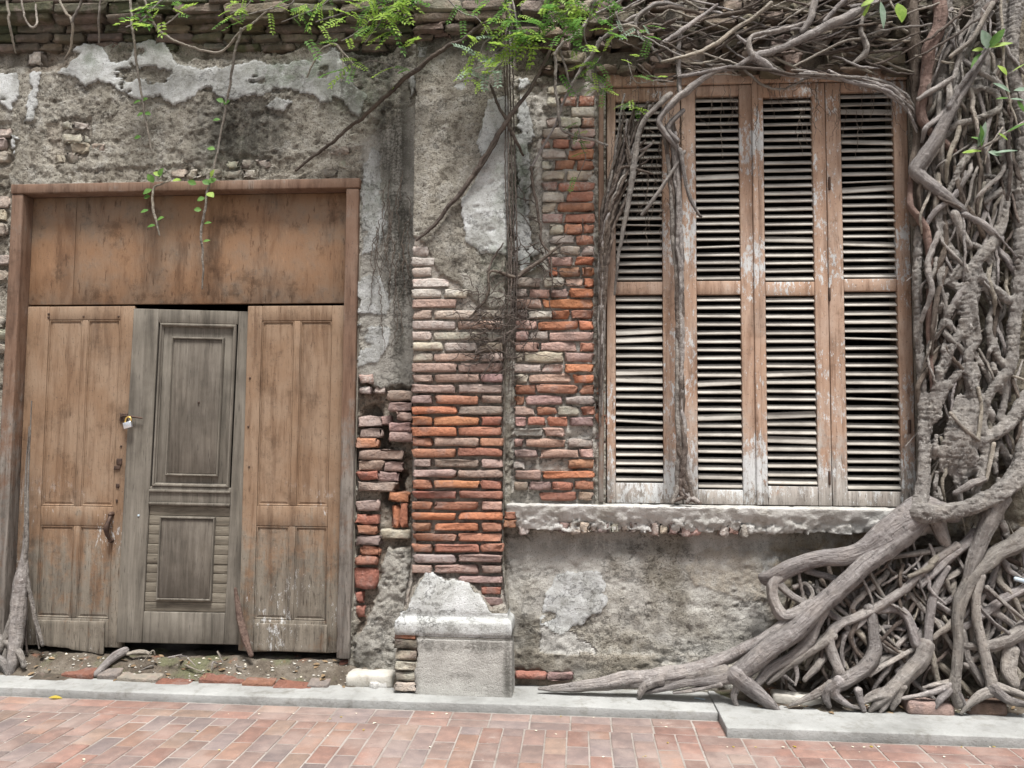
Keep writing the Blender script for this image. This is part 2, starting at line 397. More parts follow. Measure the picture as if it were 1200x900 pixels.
def m_concrete(name, c1, c2, c3, bd=.006):
    m = Mat(name, .9); p = m.pos(); big = m.noise(p, 2.2, 8, .65); mid = m.noise(p, 13, 8, .66); fine = m.noise(p, 90, 4, .7)
    c = m.ramp(big, [(.3, c1), (.5, c2), (.72, c3)]); c = m.mix(m.maprange(m.noise(p, 5.5, 9, .74), .54, .66, 0, .55), c, m.mix(1, c, (.55, .52, .46), 'MULTIPLY')); c = m.mix(m.maprange(mid, .5, .72, 0, .6), c, m.mix(1, c, (.58, .55, .51), 'MULTIPLY'))
    c = m.mix(m.maprange(fine, .58, .76, 0, .6), c, tuple(.45 * k for k in c1))
    return m.out(c, m.bump(m.math('ADD', mid, m.math('MULTIPLY', fine, .7)), .9, bd))
def m_soil():
    m = Mat('soil', .97); p = m.pos(); big = m.noise(p, 6, 7, .65); fine = m.noise(p, 75, 5, .7); mid = m.noise(p, 24, 6, .65)
    c = m.ramp(big, [(.3, (.055, .044, .033)), (.5, (.105, .086, .066)), (.7, (.19, .165, .135))])
    c = m.mix(m.maprange(m.noise(p, 4.2, 5, .6), .52, .66, 0, .75), c, (.115, .12, .062)); c = m.mix(m.maprange(m.noise(p, 9, 5, .65), .58, .68, 0, .7), c, (.22, .095, .055))
    c = m.mix(m.maprange(fine, .60, .72, 0, .8), c, (.28, .25, .21)); c = m.mix(m.maprange(fine, .45, .32, 0, .8), c, (.03, .024, .019))
    return m.out(c, m.bump(m.math('ADD', m.math('MULTIPLY', mid, 1.2), fine), 1.0, .015))
def m_paver():
    m = Mat('clay_paver', .82); p = m.pos(); oi = m.n('ObjectInfo')
    fine = m.noise(p, 95, 4, .7); mid = m.noise(p, 14, 7, .66); big = m.noise(p, 3.0, 5, .6)
    c = m.mix(m.maprange(mid, .38, .66), oi.outputs['Color'], m.mix(1, oi.outputs['Color'], (1.30, 1.26, 1.22), 'MULTIPLY'))
    c = m.mix(m.maprange(big, .46, .66, 0, .55), c, (.27, .215, .19)); c = m.mix(m.maprange(fine, .60, .74, 0, .5), c, (.38, .32, .29)); c = m.mix(m.maprange(fine, .40, .28, 0, .6), c, (.075, .045, .04))
    c = m.mix(m.maprange(m.noise(p, 8, 8, .75), .60, .72, 0, .45), c, (.40, .36, .33))
    return m.out(c, m.bump(m.math('ADD', mid, fine), .5, .004), m.maprange(mid, .3, .7, .68, .9))
def m_leaf(name, c1, c2):
    m = Mat(name, .55); oi = m.n('ObjectInfo'); p = m.pos()
    n = m.noise(p, 22, 3, .6); c = m.ramp(n, [(.32, c1), (.68, c2)])
    m.out(c); tr = m.n('BsdfTranslucent'); m.t.links.new(c, tr.inputs['Color'])
    mx = m.n('MixShader'); mx.inputs[0].default_value = .5
    o = m.t.nodes['Material Output']
    m.t.links.new(m.b.outputs[0], mx.inputs[1]); m.t.links.new(tr.outputs[0], mx.inputs[2]); m.t.links.new(mx.outputs[0], o.inputs['Surface'])
    return m.m
def m_plain(name, c1, c2, rough=.8, metal=0, scale=40):
    m = Mat(name, rough); p = m.pos(); n = m.noise(p, scale, 6, .65); m.b.inputs['Metallic'].default_value = metal
    return m.out(m.ramp(n, [(.32, c1), (.66, c2)]), m.bump(n, .4, .003))

M = dict(
    plaster=m_plaster(), brick=m_brick(), soil=m_soil(), paver=m_paver(),
    door=m_paint('worn_brown_paint', (.205, .130, .080), (.240, .168, .114), (.150, .130, .104), .25, 1.35, .0, .03, wz=1.25),
    transom=m_paint('worn_transom_paint', (.205, .118, .066), (.190, .132, .090), (.115, .095, .076), -1, 0, .10, 0, (9, 9, 2.2), .85),
    frame=m_paint('worn_frame_paint', (.150, .090, .060), (.180, .118, .084), (.160, .142, .124), .2, 2.4, .07),
    greydoor=m_wood('grey_weathered_wood', (.124, .110, .090), (.186, .167, .140)),
    greypanel=m_wood('brown_grey_wood', (.098, .084, .068), (.15, .132, .110), (34, 34, 2.5)),
    grainh=m_wood('pale_bare_wood', (.140, .122, .095), (.215, .19, .15), (3, 30, 40)),
    shutter=m_paint('worn_shutter_paint', (.345, .228, .160), (.385, .285, .222), (.30, .272, .245), 1.0, 1.9, .03, .105),
    slat=m_wood('bleached_slat', (.285, .262, .230), (.43, .405, .365), (2.5, 30, 30)),
    bark=m_bark('root_bark', (.135, .120, .110), (.245, .224, .208), (.36, .336, .316)),
    barkdark=m_bark('dark_rootlet_bark', (.055, .043, .036), (.105, .084, .070), (.170, .142, .120)),
    barkpale=m_bark('pale_aerial_root_bark', (.17, .148, .122), (.27, .242, .205), (.37, .34, .295)),
    barkred=m_bark('reddish_root_bark', (.105, .068, .056), (.175, .118, .098), (.240, .180, .150)),
    trunk=m_bark('fused_trunk_bark', (.115, .104, .094), (.205, .190, .175), (.315, .298, .278), False),
    kerb=m_concrete('kerb_concrete', (.165, .165, .156), (.255, .257, .247), (.33, .332, .322)),
    sill=m_concrete('sill_concrete', (.28, .27, .245), (.41, .40, .375), (.54, .53, .51), .016),
    joint=m_concrete('sandy_joint', (.17, .145, .128), (.25, .222, .20), (.33, .30, .275)),
    dark=m_plain('dark_interior', (.055, .05, .048), (.09, .083, .08)),
    leaf=m_leaf('bright_leaf', (.20, .34, .05), (.40, .54, .12)), leafdark=m_leaf('deep_leaf', (.07, .17, .035), (.17, .32, .075)),
    leafgrey=m_leaf('pale_leaf', (.20, .30, .20), (.36, .46, .36)), yleaf=m_leaf('yellow_leaf', (.45, .33, .04), (.60, .50, .10)),
    deadleaf=m_plain('dead_leaf', (.10, .065, .035), (.24, .17, .10), .85, 0, 25), iron=m_plain('rusty_iron', (.045, .032, .027), (.10, .062, .045), .65, .5), steel=m_plain('bright_steel', (.62, .63, .66), (.75, .76, .80), .3, .9),
    brass=m_plain('brass', (.55, .36, .10), (.70, .48, .16), .35, .8), stone=m_concrete('pale_stone', (.25, .235, .205), (.36, .34, .30), (.46, .44, .40)),
    litter=m_plain('pale_litter', (.28, .36, .42), (.42, .48, .52), .5), chip=m_plain('pale_chip', (.50, .45, .36), (.66, .60, .48)),
)

# ------------------------------------------------------------------ ground, pavement, kerb, soil
ZK = .045                                             # kerb height
YK, YS = -.35, -.585                                  # front of the narrow kerb and of the wide slab
XS = .735                                             # where the slab begins
v, f = gbox(-40, 40, -60, 20, -.25, -.03, .01, 8); ground = add('ground', v, f, M['joint']); tag(ground, kind='structure')
v, f = gbox(-6.0, 5.2, -4.4, -.02, -.029, -.0016, .001, .6); pav = add('brick_pavement', v, f, M['joint']); tag(pav, kind='structure')
PW, PL = .1065, .2085
def paver_mesh(k, l, wd, seed):
    r2 = random.Random(seed)
    vv, ff = gbox(-l / 2 + .0036, l / 2 - .0036, -wd / 2 + .0036, wd / 2 - .0036, -.03, 0, .005, 1, skip=('b',))
    vv = vv + np.array([[r2.uniform(-.0014, .0014), r2.uniform(-.0014, .0014), r2.uniform(-.0008, .0008)] for _ in vv])
    return mesh_of('paver', vv, ff, M['paver'])
PM = [paver_mesh(k, PW, PL, k) for k in range(5)]; PMS = [paver_mesh(k, PL, PW, 10 + k) for k in range(5)]
pal = [(.245, .158, .132), (.262, .152, .122), (.232, .162, .142), (.210, .165, .155), (.195, .165, .162), (.290, .182, .138), (.262, .190, .150), (.238, .178, .158)]
palR = [(.245, .140, .115), (.260, .145, .118), (.235, .138, .117), (.275, .160, .128), (.225, .138, .120)]
spots = []
x = -4.2
col_i = 0
while x < 3.4:                                        # two stretcher courses along the kerb
    for k in range(2):
        if x + PL < XS + .15: spots.append((x + PL / 2, YK - .008 - PW * (k + .5), 1))
        if x + PL > XS - .05: spots.append((x + PL / 2, YS - .008 - PW * (k + .5), 1))
    x += PL
x = -4.2
while x < 3.4:
    ytop = YK - .008 - 2 * PW if x + PW < XS + .03 else YS - .008 - 2 * PW
    y = ytop - (0 if col_i % 2 else PL / 2) - PL / 2
    if col_i % 2 == 0: spots.append((x + PW / 2, ytop - PL / 4, 2))
    while y > -2.6: spots.append((x + PW / 2, y, 0)); y -= PL
    x += PW; col_i += 1
def proj(p):
    q = RMn.T @ (np.array(p) - CAM); return 600 + FPX * q[0] / -q[2], 450 - FPX * q[1] / -q[2]
def seen(x, y):
    a = proj((x, y, 0)); return -12 < a[0] < 1212 and a[1] < 912
HALF = [paver_mesh(k, PW, PL / 2, 30 + k) for k in range(3)]
order = sorted(spots, key=lambda s: (not seen(s[0], s[1]), -s[1]))
rest = MB()
for i, (x, y, k) in enumerate(order):
    r2 = random.Random(i * 13 + 5)
    tr = min(1, max(0, (x - .2) / .8))
    c = r2.choice(palR) if r2.random() < tr else r2.choice(pal); c = tuple(.68 * a + .32 * b for a, b in zip(c, (.185, .135, .118)))
    j = r2.uniform(.62, .84)
    me = (PM, PMS, HALF)[k][r2.randrange(3)]
    zt = r2.uniform(.0, .0032)
    if i < 298:
        o = put('paver', me, pav, (x, y, zt), (r2.uniform(-.006, .006), r2.uniform(-.006, .006), r2.uniform(-.008, .008)))
        o.color = (c[0] * j, c[1] * j, c[2] * j, 1)
    else:
        vv = np.empty(len(me.vertices) * 3); me.vertices.foreach_get('co', vv)
        rest.add(vv.reshape(-1, 3) + np.array([x, y, zt]), [tuple(q.vertices) for q in me.polygons])
o = rest.build('outer_pavers', M['paver'], pav); o.color = (.21, .125, .10, 1); o['kind'] = 'stuff'

def kerb_warp(seed, yfront):
    def wfn(v):
        e = fbm(v[:, 0] * 2.2, v[:, 0] * 0 + seed, 4, seed)
        fr = (v[:, 1] < yfront + .03)
        v[:, 1] += np.where(fr, e * .006, 0); v[:, 2] += np.where(v[:, 2] > .02, fbm(v[:, 0] * 3, v[:, 1] * 6, 3, seed + 3) * .004, 0)
        return v
    return wfn
v, f = gbox(-5.2, XS, YK, .02, -.02, ZK, .005, .045, .002, 3, 14, kerb_warp(5, YK)); kerb = add('kerb', v, f, M['kerb']); tag(kerb, kind='structure')
v, f = gbox(XS + .003, 4.6, YS, .02, -.02, ZK + .004, .005, .045, .002, 4, 14, kerb_warp(8, YS)); o = add('kerb', v, f, M['kerb']); tag(o, kind='structure')

def patch(name, x0, x1, y0, y1, nx, ny, hfun, mat):
    xs = np.linspace(x0, x1, nx); ys = np.linspace(y0, y1, ny); A, B = np.meshgrid(xs, ys, indexing='ij')
    H = hfun(A, B); v = np.stack([A, B, H], -1).reshape(-1, 3)
    i = np.arange(nx - 1)[:, None] * ny; j = np.arange(ny - 1)[None]
    f = np.stack([i + j, i + ny + j, i + ny + j + 1, i + j + 1], -1).reshape(-1, 4)
    return add(name, v, f, mat)
YSOIL = -.175
def hs1(x, y):
    t = np.clip((y - YSOIL - .02 * fbm(x * 7, y * 0, 3, 4)) / .20, 0, 1)
    return ZK - .012 + .10 * sstep(0, 1, t) + .018 * fbm(x * 14, y * 14, 4, 3) * np.clip(t * 4, 0, 1)
o = patch('soil_strip', -5.2, -.95, YSOIL, .20, 340, 34, hs1, M['soil']); tag(o, kind='structure')
def hs2(x, y):
    t = np.clip((y + .33 + .03 * fbm(x * 6, y * 0, 3, 9)) / .30, 0, 1); e = sstep(.75, 1.15, x)
    return ZK - .016 + (.085 * t + .016 * fbm(x * 13, y * 13, 4, 11) * np.clip(t * 4, 0, 1)) * (.25 + .75 * e)
o = patch('soil_bed', .77, 4.6, -.33, .04, 300, 34, hs2, M['soil']); tag(o, kind='structure')

# ------------------------------------------------------------------ the wall
WX0, WX1, WZ0, WZ1 = -4.5, 3.7, -.04, 4.9
# openings
DX0, DX1 = -3.531, -1.313                              # door frame, outside edges
DZ1 = 3.022; DZ0 = .10
VX0 = X(709, 480, .06); VX1 = X(1071, 480, .06); VZ0 = 1.075; VZ1 = Z(880, 84, .05)
wall = empty('ruined_building', (-1.0, 0, 0), 'crumbling old building front of bared brick and stained plaster with a pilaster', 'building')

step = .0085
xs = np.arange(WX0, WX1, step); zs = np.arange(WZ0, WZ1, step)
XG, ZG = np.meshgrid(xs, zs, indexing='ij')
wx = XG + .034 * fbm(XG * 11, ZG * 11, 5, 21, .65) + .008 * fbm(XG * 40, ZG * 40, 2, 22)
wz = ZG + .034 * fbm(XG * 11, ZG * 11, 5, 31, .65) + .008 * fbm(XG * 40, ZG * 40, 2, 32)
H = .010 * fbm(XG * 3, ZG * 3, 4, 1) + .009 * fbm(XG * 14, ZG * 14, 4, 2, .65) + .005 * fbm(XG * 45, ZG * 45, 2, 3) - .012 * np.abs(fbm(XG * 7, ZG * 9, 4, 4, .6))
cr = np.abs(fbm(XG * 3.2, ZG * 4.4, 5, 40)); H -= .007 * (1 - sstep(0, .03, cr)) * sstep(.0, .3, fbm(XG * 2, ZG * 2, 2, 44))
cv, ce = cells(XG * 17 + 1.2 * fbm(XG * 12, ZG * 12, 3, 80), ZG * 24 + 1.2 * fbm(XG * 12, ZG * 12, 3, 81), 82); ca_, ce_ = cells(XG * 42, ZG * 52, 84)
bk = sstep(-.15, .35, fbm(XG * 3.1, ZG * 3.1, 3, 83))
H += bk * ((cv - .5) * .009 - .004 * (ce < .06)) + (.25 + .75 * bk) * (ca_ - .5) * .004
pit = fbm(XG * 22, ZG * 30, 3, 50); H -= .010 * sstep(.38, .7, pit)
Wm = np.zeros_like(H); Dm = np.zeros_like(H); Gm = np.zeros_like(H); Bm = np.zeros_like(H); Cm = np.zeros_like(H); Om = np.zeros_like(H)
def inside(pts, soft=.004, y=0.0):
    return 1 - sstep(-soft, soft, sdf(polyw(pts, y), wx, wz))
def blob(px, py, rx, ry, soft=1.0):
    c = P(px, py, 0); d = np.sqrt(((XG - c[0]) / (rx / 200)) ** 2 + ((ZG - c[2]) / (ry / 200)) ** 2)
    return 1 - sstep(.25, 1.0 + .35 * soft, d + .35 * fbm(XG * 5, ZG * 5, 3, int(px)))
# old lime skins that still cling to the render
skins = [
    [(68, 84), (84, 88), (100, 102), (115, 95), (128, 100), (145, 111), (165, 117), (185, 111), (205, 123), (220, 122), (235, 105), (247, 103), (262, 121), (285, 113), (300, 111), (335, 103), (347, 106), (372, 116), (397, 119), (420, 136), (428, 115), (412, 92), (398, 62), (386, 52), (372, 66), (330, 76), (300, 70), (280, 75), (240, 82), (206, 77), (196, 58), (186, 44), (160, 50), (151, 70), (132, 72), (121, 55), (104, 50), (86, 55), (79, 74)],
    [(-20, 88), (20, 86), (22, 100), (15, 130), (4, 124), (-20, 110)], [(38, 79), (48, 78), (45, 110), (40, 140), (28, 142), (35, 112)],
    [(-20, 197), (14, 194), (11, 212), (3, 226), (-20, 224)], [(309, 123), (324, 115), (342, 118), (335, 128), (318, 128)], [(14, 155), (20, 158), (26, 178), (18, 180)],
    [(424, 195), (436, 172), (446, 180), (449, 240), (455, 262), (446, 290), (424, 300)], [(420, 328), (440, 320), (457, 345), (456, 400), (446, 425), (420, 430)],
    [(606, 95), (620, 90), (624, 130), (621, 180), (626, 215), (620, 260), (628, 300), (604, 310)],
    [(690, 206), (698, 204), (699, 245), (694, 247), (688, 226)], [(640, 100), (652, 95), (655, 112), (646, 128), (638, 120)], [(612, 300), (640, 285), (650, 300), (636, 318), (612, 322)],
    [(632, 736), (640, 692), (652, 674), (680, 667), (701, 671), (711, 684), (703, 694), (713, 708), (706, 718), (692, 721), (680, 733), (660, 739)],
    [(896, 660), (912, 650), (918, 680), (905, 700), (890, 690)], [(480, 90), (486, 85), (489, 100), (484, 110)],
]
wt = [1, 1, 1, 1, 1, 1, .62, .66, .8] + [1] * 20
for s, q in zip(skins, wt):
    a = inside(s, .003) * sstep(-.36, -.28, fbm(XG * 4.6 + .01 * q, ZG * 7, 5, 93, .62)); Wm = np.maximum(Wm, a * q); H = H * (1 - .78 * a) + a * .011
a = inside([(632, 735), (660, 737), (690, 752), (700, 765), (632, 764)]); Cm = np.maximum(Cm, a); H += a * .012
a = inside([(808, 668), (815, 650), (850, 640), (905, 648), (930, 690), (880, 706), (840, 692), (815, 686)]); Cm = np.maximum(Cm, a * .55); Om = np.maximum(Om, a * .5); H += a * .007
# strip of smoother plaster between the door and the pilaster
a = inside([(422, 165), (490, 120), (490, 452), (470, 455), (452, 450), (440, 456), (421, 440)], .02); Cm = np.maximum(Cm, a * .6); Dm = np.maximum(Dm, a * .3); H = H * (1 - .6 * a)
# dado: plinth course below px row 765, smooth cement to the right
zled = Z(720, 765, 0); low = 1 - sstep(zled - .012, zled + .012, wz); bay = sstep(-.42, -.38, XG)
H += low * bay * .028
Cm = np.maximum(Cm, bay * low * inside([(770, 762), (960, 762), (960, 800), (870, 806), (800, 790), (775, 778)], .02) * .9)
dado = bay * (1 - sstep(1.0, 1.06, ZG)); Cm = np.maximum(Cm, dado * .85 * sstep(-.45, .35, fbm(XG * 4, ZG * 4, 4, 61))); H = H * (1 - .4 * dado) + dado * .010 * fbm(XG * 6, ZG * 9, 4, 66)
H -= low * bay * .010 * sstep(.1, .6, fbm(XG * 16, ZG * 20, 4, 63)); Om = np.maximum(Om, low * bay * .4)
# exposed masonry: the bed lies behind the bricks
bays = [
    ([(602, 108), (628, 100), (660, 92), (699, 94), (699, 594), (600, 594), (600, 322), (618, 322), (636, 312), (632, 262), (626, 235), (628, 160), (618, 120)], .016, .06),
    ([(419, 446), (432, 452), (448, 456), (470, 452), (492, 450), (492, 640), (470, 640), (455, 640), (446, 668), (440, 700), (424, 740), (416, 745), (417, 600)], .045, .25),
    ([(-40, -40), (486, -40), (486, 50), (440, 66), (400, 58), (380, 50), (330, 62), (290, 66), (210, 70), (195, 46), (155, 48), (125, 52), (90, 50), (75, 72), (40, 76), (-40, 80)], .030, .05),
    ([(600, -40), (1230, -40), (1230, 84), (700, 92), (600, 90)], .035, .08),
    ([(52, 148), (70, 138), (104, 140), (108, 152), (100, 190), (56, 192)], .013, .12), ([(255, 178), (330, 186), (424, 170), (424, 212), (250, 212)], .012, .0),
    ([(80, 200), (160, 196), (240, 194), (240, 214), (80, 214)], .011, .0), ([(30, 60), (60, 55), (95, 65), (80, 80), (30, 85)], .016, .2),
    ([(-40, 140), (12, 142), (14, 190), (10, 230), (12, 600), (-40, 600)], .016, .05),
    ([(604, 782), (668, 790), (668, 812), (604, 812)], .02, .5),
]
for s, dep, red in bays:
    a = inside(s, .010); H -= a * dep; Bm = np.maximum(Bm, a * red); Wm *= (1 - a * .9)
    Om = np.maximum(Om, a * .2)
    if red == .06: Cm = np.maximum(Cm, a * .85); H += a * .010 * fbm(XG * 18, ZG * 24, 4, 88)
a = inside([(440, 470), (452, 500), (456, 530), (474, 560), (472, 580), (458, 600), (444, 588), (448, 560), (442, 520), (430, 480)], .015); H -= a * .075; Dm = np.maximum(Dm, a * .5)
a = inside([(424, 476), (446, 470), (448, 482), (424, 486)], .012); H -= a * .06
# crumbling shoulder of render below the broken bricks
a = inside([(440, 700), (448, 668), (456, 642), (480, 640), (480, 806), (420, 806), (418, 752), (428, 730)], .02); H += a * (.03 + .02 * fbm(XG * 9, ZG * 9, 4, 71)); Cm = np.maximum(Cm, a * .45)
# right side behind the tree: earth and rubble, coloured dark for the shaded gaps
a = inside([(905, 640), (1090, 610), (1240, 600), (1240, 850), (905, 850)], .05); Om = np.maximum(Om, a); Dm = np.maximum(Dm, a * .55); H += a * .03 * fbm(XG * 8, ZG * 8, 4, 77)
a = inside([(1072, -40), (1260, -40), (1260, 620), (1078, 620)], .03); Om = np.maximum(Om, a * .8); Dm = np.maximum(Dm, a * .6)
a = inside([(935, 668), (1040, 640), (1240, 625), (1240, 800), (1000, 800), (940, 780)], .05); H -= a * .19  # wall hollowed out to keep the gaps between the roots dark
a = inside([(1096, 20), (1180, 10), (1180, 580), (1096, 590)], .05); H -= a * .10
# stains of mould, soot and algae, with the sill's soft shadow painted below it
for b in [(285, 150, 60, 60, .9), (255, 165, 35, 40, .7), (440, 60, 60, 70, .95), (463, 150, 30, 100, 1.0), (468, 300, 20, 160, 1.0), (200, 92, 60, 26, .45), (340, 92, 70, 26, .55), (410, 110, 40, 40, .8),
          (100, 15, 300, 26, .75), (380, 15, 160, 28, .85), (20, 60, 40, 30, .6), (470, 420, 14, 60, .7), (440, 380, 10, 60, .25), (700, 30, 130, 60, .75), (950, 40, 200, 50, .85), (615, 180, 14, 60, .5), (612, 235, 16, 30, .5),
          (720, 640, 130, 14, .6), (870, 640, 60, 14, .5), (615, 760, 16, 60, .6), (440, 775, 30, 40, .6), (640, 780, 60, 20, .35), (90, 160, 30, 30, .35), (190, 150, 60, 16, .35)]:  # leading wide strips paint the shade beneath the sill
    Dm = np.maximum(Dm, b[4] * blob(*b[:4]))
for b in [(345, 85, 60, 22, .7), (200, 40, 120, 30, .55), (270, 180, 40, 30, .35), (110, 70, 30, 22, .5), (420, 90, 50, 50, .6), (612, 200, 12, 60, .8), (440, 230, 30, 40, .3), (620, 310, 20, 16, .5), (400, 25, 100, 30, .7)]:
    Gm = np.maximum(Gm, b[4] * blob(*b[:4]))
H = np.clip(H, -.2, .1)
# drop the faces of the openings
nX, nZ = XG.shape
cx = (XG[:-1, :-1] + step / 2); cz = (ZG[:-1, :-1] + step / 2)
keep = ~(((cx > DX0 + .018) & (cx < DX1 - .018) & (cz < DZ1 - .018)) | ((cx > VX0 + .004) & (cx < VX1 - .004) & (cz > VZ0 - .02) & (cz < VZ1 - .01)))
i = np.arange(nX - 1)[:, None] * nZ; j = np.arange(nZ - 1)[None]
f = np.stack([i + j, i + nZ + j, i + nZ + j + 1, i + j + 1], -1)[keep].reshape(-1, 4)
v = np.stack([XG, -H, ZG], -1).reshape(-1, 3)
used = np.zeros(len(v), bool); used[f.ravel()] = True; remap = np.cumsum(used) - 1
m1 = np.stack([Wm, Dm, Gm, np.ones_like(H)], -1).reshape(-1, 4)[used]; m2 = np.stack([Bm, Cm, Om, np.ones_like(H)], -1).reshape(-1, 4)[used]
me = mesh_of('plaster_face', v[used], remap[f], M['plaster']); vcol(me, 'm1', m1); vcol(me, 'm2', m2)
put('plaster_face', me, wall)
def wall_h(x, z):
    a = int(np.clip((x - WX0) / step, 0, nX - 1)); b = int(np.clip((z - WZ0) / step, 0, nZ - 1)); return float(H[a, b])

def const_masks(me, w_=0, d_=0, g_=0, b_=0, c_=0, o_=0):
    n = len(me.vertices); vcol(me, 'm1', np.tile([w_, d_, g_, 1], (n, 1))); vcol(me, 'm2', np.tile([b_, c_, o_, 1], (n, 1)))
# masonry thickness at the openings
rv = MB()
rv.add(*gbox(VX0 - .25, VX0 - .002, .035, .40, VZ0 - .2, VZ1 + .2, .004, .5)); rv.add(*gbox(VX1 + .002, VX1 + .25, .035, .40, VZ0 - .2, VZ1 + .2, .004, .5))
rv.add(*gbox(VX0 - .002, VX1 + .002, .035, .40, VZ1 + .002, VZ1 + .2, .004, .5)); rv.add(*gbox(VX0 - .002, VX1 + .002, .035, .40, VZ0 - .2, VZ0 - .01, .004, .5))
rv.add(*gbox(DX0 - .3, DX0 + .012, .14, .40, 0, DZ1 + .2, .004, .5)); rv.add(*gbox(DX1 - .012, DX1 + .25, .14, .40, 0, DZ1 + .2, .004, .5)); rv.add(*gbox(DX0 + .012, DX1 - .012, .14, .40, DZ1 - .012, DZ1 + .2, .004, .5))
o = rv.build('reveal', M['plaster'], wall); const_masks(o.data, 0, .5, 0, .1, .2, .4)
# unseen room shell behind, roofed and near-black so the gaps stay dark
rm = MB()
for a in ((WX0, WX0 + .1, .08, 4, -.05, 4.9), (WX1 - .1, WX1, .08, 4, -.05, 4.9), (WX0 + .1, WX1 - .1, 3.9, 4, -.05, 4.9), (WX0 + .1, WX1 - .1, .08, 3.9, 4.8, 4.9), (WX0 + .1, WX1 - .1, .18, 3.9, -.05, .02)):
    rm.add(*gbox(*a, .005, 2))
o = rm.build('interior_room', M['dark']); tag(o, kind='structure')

# ------------------------------------------------------------------ pilaster with plinth
YP = -.13
pxl, pxr = X(481, 480, YP), X(590.5, 480, YP)
pll, plr = X(462, 780, -.22), X(599, 780, -.22)
zT1, zT0 = Z(530, 719, -.2), Z(530, 746, -.215)        # top and bottom of the white moulding
zb = np.arange(-.02, 4.9, .0085)
def prof(z):
    p = np.where(z < zT0, .090, 0.)
    t = np.clip((z - zT0) / (zT1 - zT0), 0, 1)
    mould = .080 + .013 * np.sqrt(np.clip(1 - (2 * np.clip(t / .72, 0, 1) - 1) ** 2, 0, 1)) - .028 * sstep(.68, .80, t) - .0 * t
    p = np.where((z >= zT0) & (z < zT1), mould, p)
    up = np.clip((z - zT1) / .30, 0, 1); p = np.where(z >= zT1, .048 * (1 - sstep(0, 1, up)), p)
    return p
nS, nF = 16, 72
S = [(0, t) for t in np.linspace(0, 1, nS, endpoint=False)] + [(1, t) for t in np.linspace(0, 1, nF, endpoint=False)] + [(2, t) for t in np.linspace(0, 1, nS)]
oz = prof(zb); fl = (pxl - pll) / .09; fr_ = (plr - pxr) / .09
PX = np.zeros((len(S), len(zb))); PY = np.zeros_like(PX); NX = np.zeros_like(PX); NY = np.zeros_like(PX)
for k, (sg, t) in enumerate(S):
    L = pxl - oz * fl; Rr = pxr + oz * fr_; Fy = YP - oz
    if sg == 0: PX[k] = L; PY[k] = .03 + (Fy - .03) * t; NX[k] = -1
    elif sg == 1: PX[k] = L + (Rr - L) * t; PY[k] = Fy; NY[k] = -1
    else: PX[k] = Rr; PY[k] = Fy + (.03 - Fy) * t; NX[k] = 1
    if sg == 1 and t == 0: NX[k] = -.7; NY[k] = -.7
    if sg == 2 and t == 0: NX[k] = .7; NY[k] = -.7
PZ = np.tile(zb, (len(S), 1))
XG, ZG = PX + .4 * (PY - YP) * np.sign(NX), PZ        # work on the unrolled face
wx = XG + .018 * fbm(XG * 9, ZG * 9, 4, 121) + .008 * fbm(XG * 40, ZG * 40, 2, 122); wz = ZG + .018 * fbm(XG * 9, ZG * 9, 4, 131) + .008 * fbm(XG * 40, ZG * 40, 2, 132)
H2 = .006 * fbm(XG * 4, ZG * 4, 4, 101) + .006 * fbm(XG * 15, ZG * 15, 4, 102, .6) + .003 * fbm(XG * 45, ZG * 45, 2, 103); H2 -= .009 * sstep(.38, .7, fbm(XG * 22, ZG * 30, 3, 150))
Wm = np.zeros_like(H2); Dm = Wm.copy(); Gm = Wm.copy(); Bm = Wm.copy(); Cm = Wm.copy(); Om = Wm.copy()
a = inside([(570, 117), (600, 113), (600, 300), (563, 298), (547, 283), (542, 233), (557, 213), (567, 187), (557, 167), (567, 133)], .004, YP); Wm = np.maximum(Wm, a); H2 += a * .010
a = inside([(532, 99), (541, 95), (546, 101), (540, 106)], .004, YP); Wm = np.maximum(Wm, a)
a = inside([(489, 55), (499, 53), (498, 66), (491, 67)], .004, YP); Wm = np.maximum(Wm, a)
a = inside([(473, 721), (484, 700), (494, 680), (499, 667), (508, 670), (522, 679), (545, 680), (553, 692), (562, 700), (570, 712), (578, 721)], .006, -.17); Wm = np.maximum(Wm, a); H2 = H2 * (1 - .8 * a) + a * .008
shoulder = a
mould_m = sstep(zT0 - .008, zT0 + .002, PZ) * (1 - sstep(zT1 - .002, zT1 + .006, PZ)); Wm = np.maximum(Wm, mould_m * .95); H2 = H2 * (1 - .85 * mould_m)
a = (1 - sstep(zT0 - .012, zT0, PZ)) * inside([(489, 742), (606, 742), (606, 830), (488, 830), (486, 790)], .01, -.22); Cm = np.maximum(Cm, a); H2 = H2 * (1 - .75 * a) + a * .006
plbr = (1 - sstep(zT0 - .012, zT0, PZ)) * (1 - a); H2 -= plbr * .045; Om = np.maximum(Om, plbr * .6); Dm = np.maximum(Dm, plbr * .4)
brz = [(470, 275), (492, 280), (504, 300), (516, 322), (536, 332), (556, 352), (575, 362), (604, 362), (604, 700), (575, 712), (564, 700), (555, 688), (545, 679), (522, 677), (508, 668), (499, 664), (490, 684), (480, 704), (470, 720)]
a = inside(brz, .008, YP) * (NX < .5); dj = 1 - sstep(1.6, 2.1, PZ); H2 -= a * (.012 + .026 * dj); Bm = np.maximum(Bm, a * .2); Cm = np.maximum(Cm, a * (.6 - .15 * dj)); Wm *= 1 - .9 * a
a = inside([(470, -40), (610, -40), (610, 34), (480, 36), (470, 30)], .01, YP); H2 -= a * .03; Dm = np.maximum(Dm, a * .7)
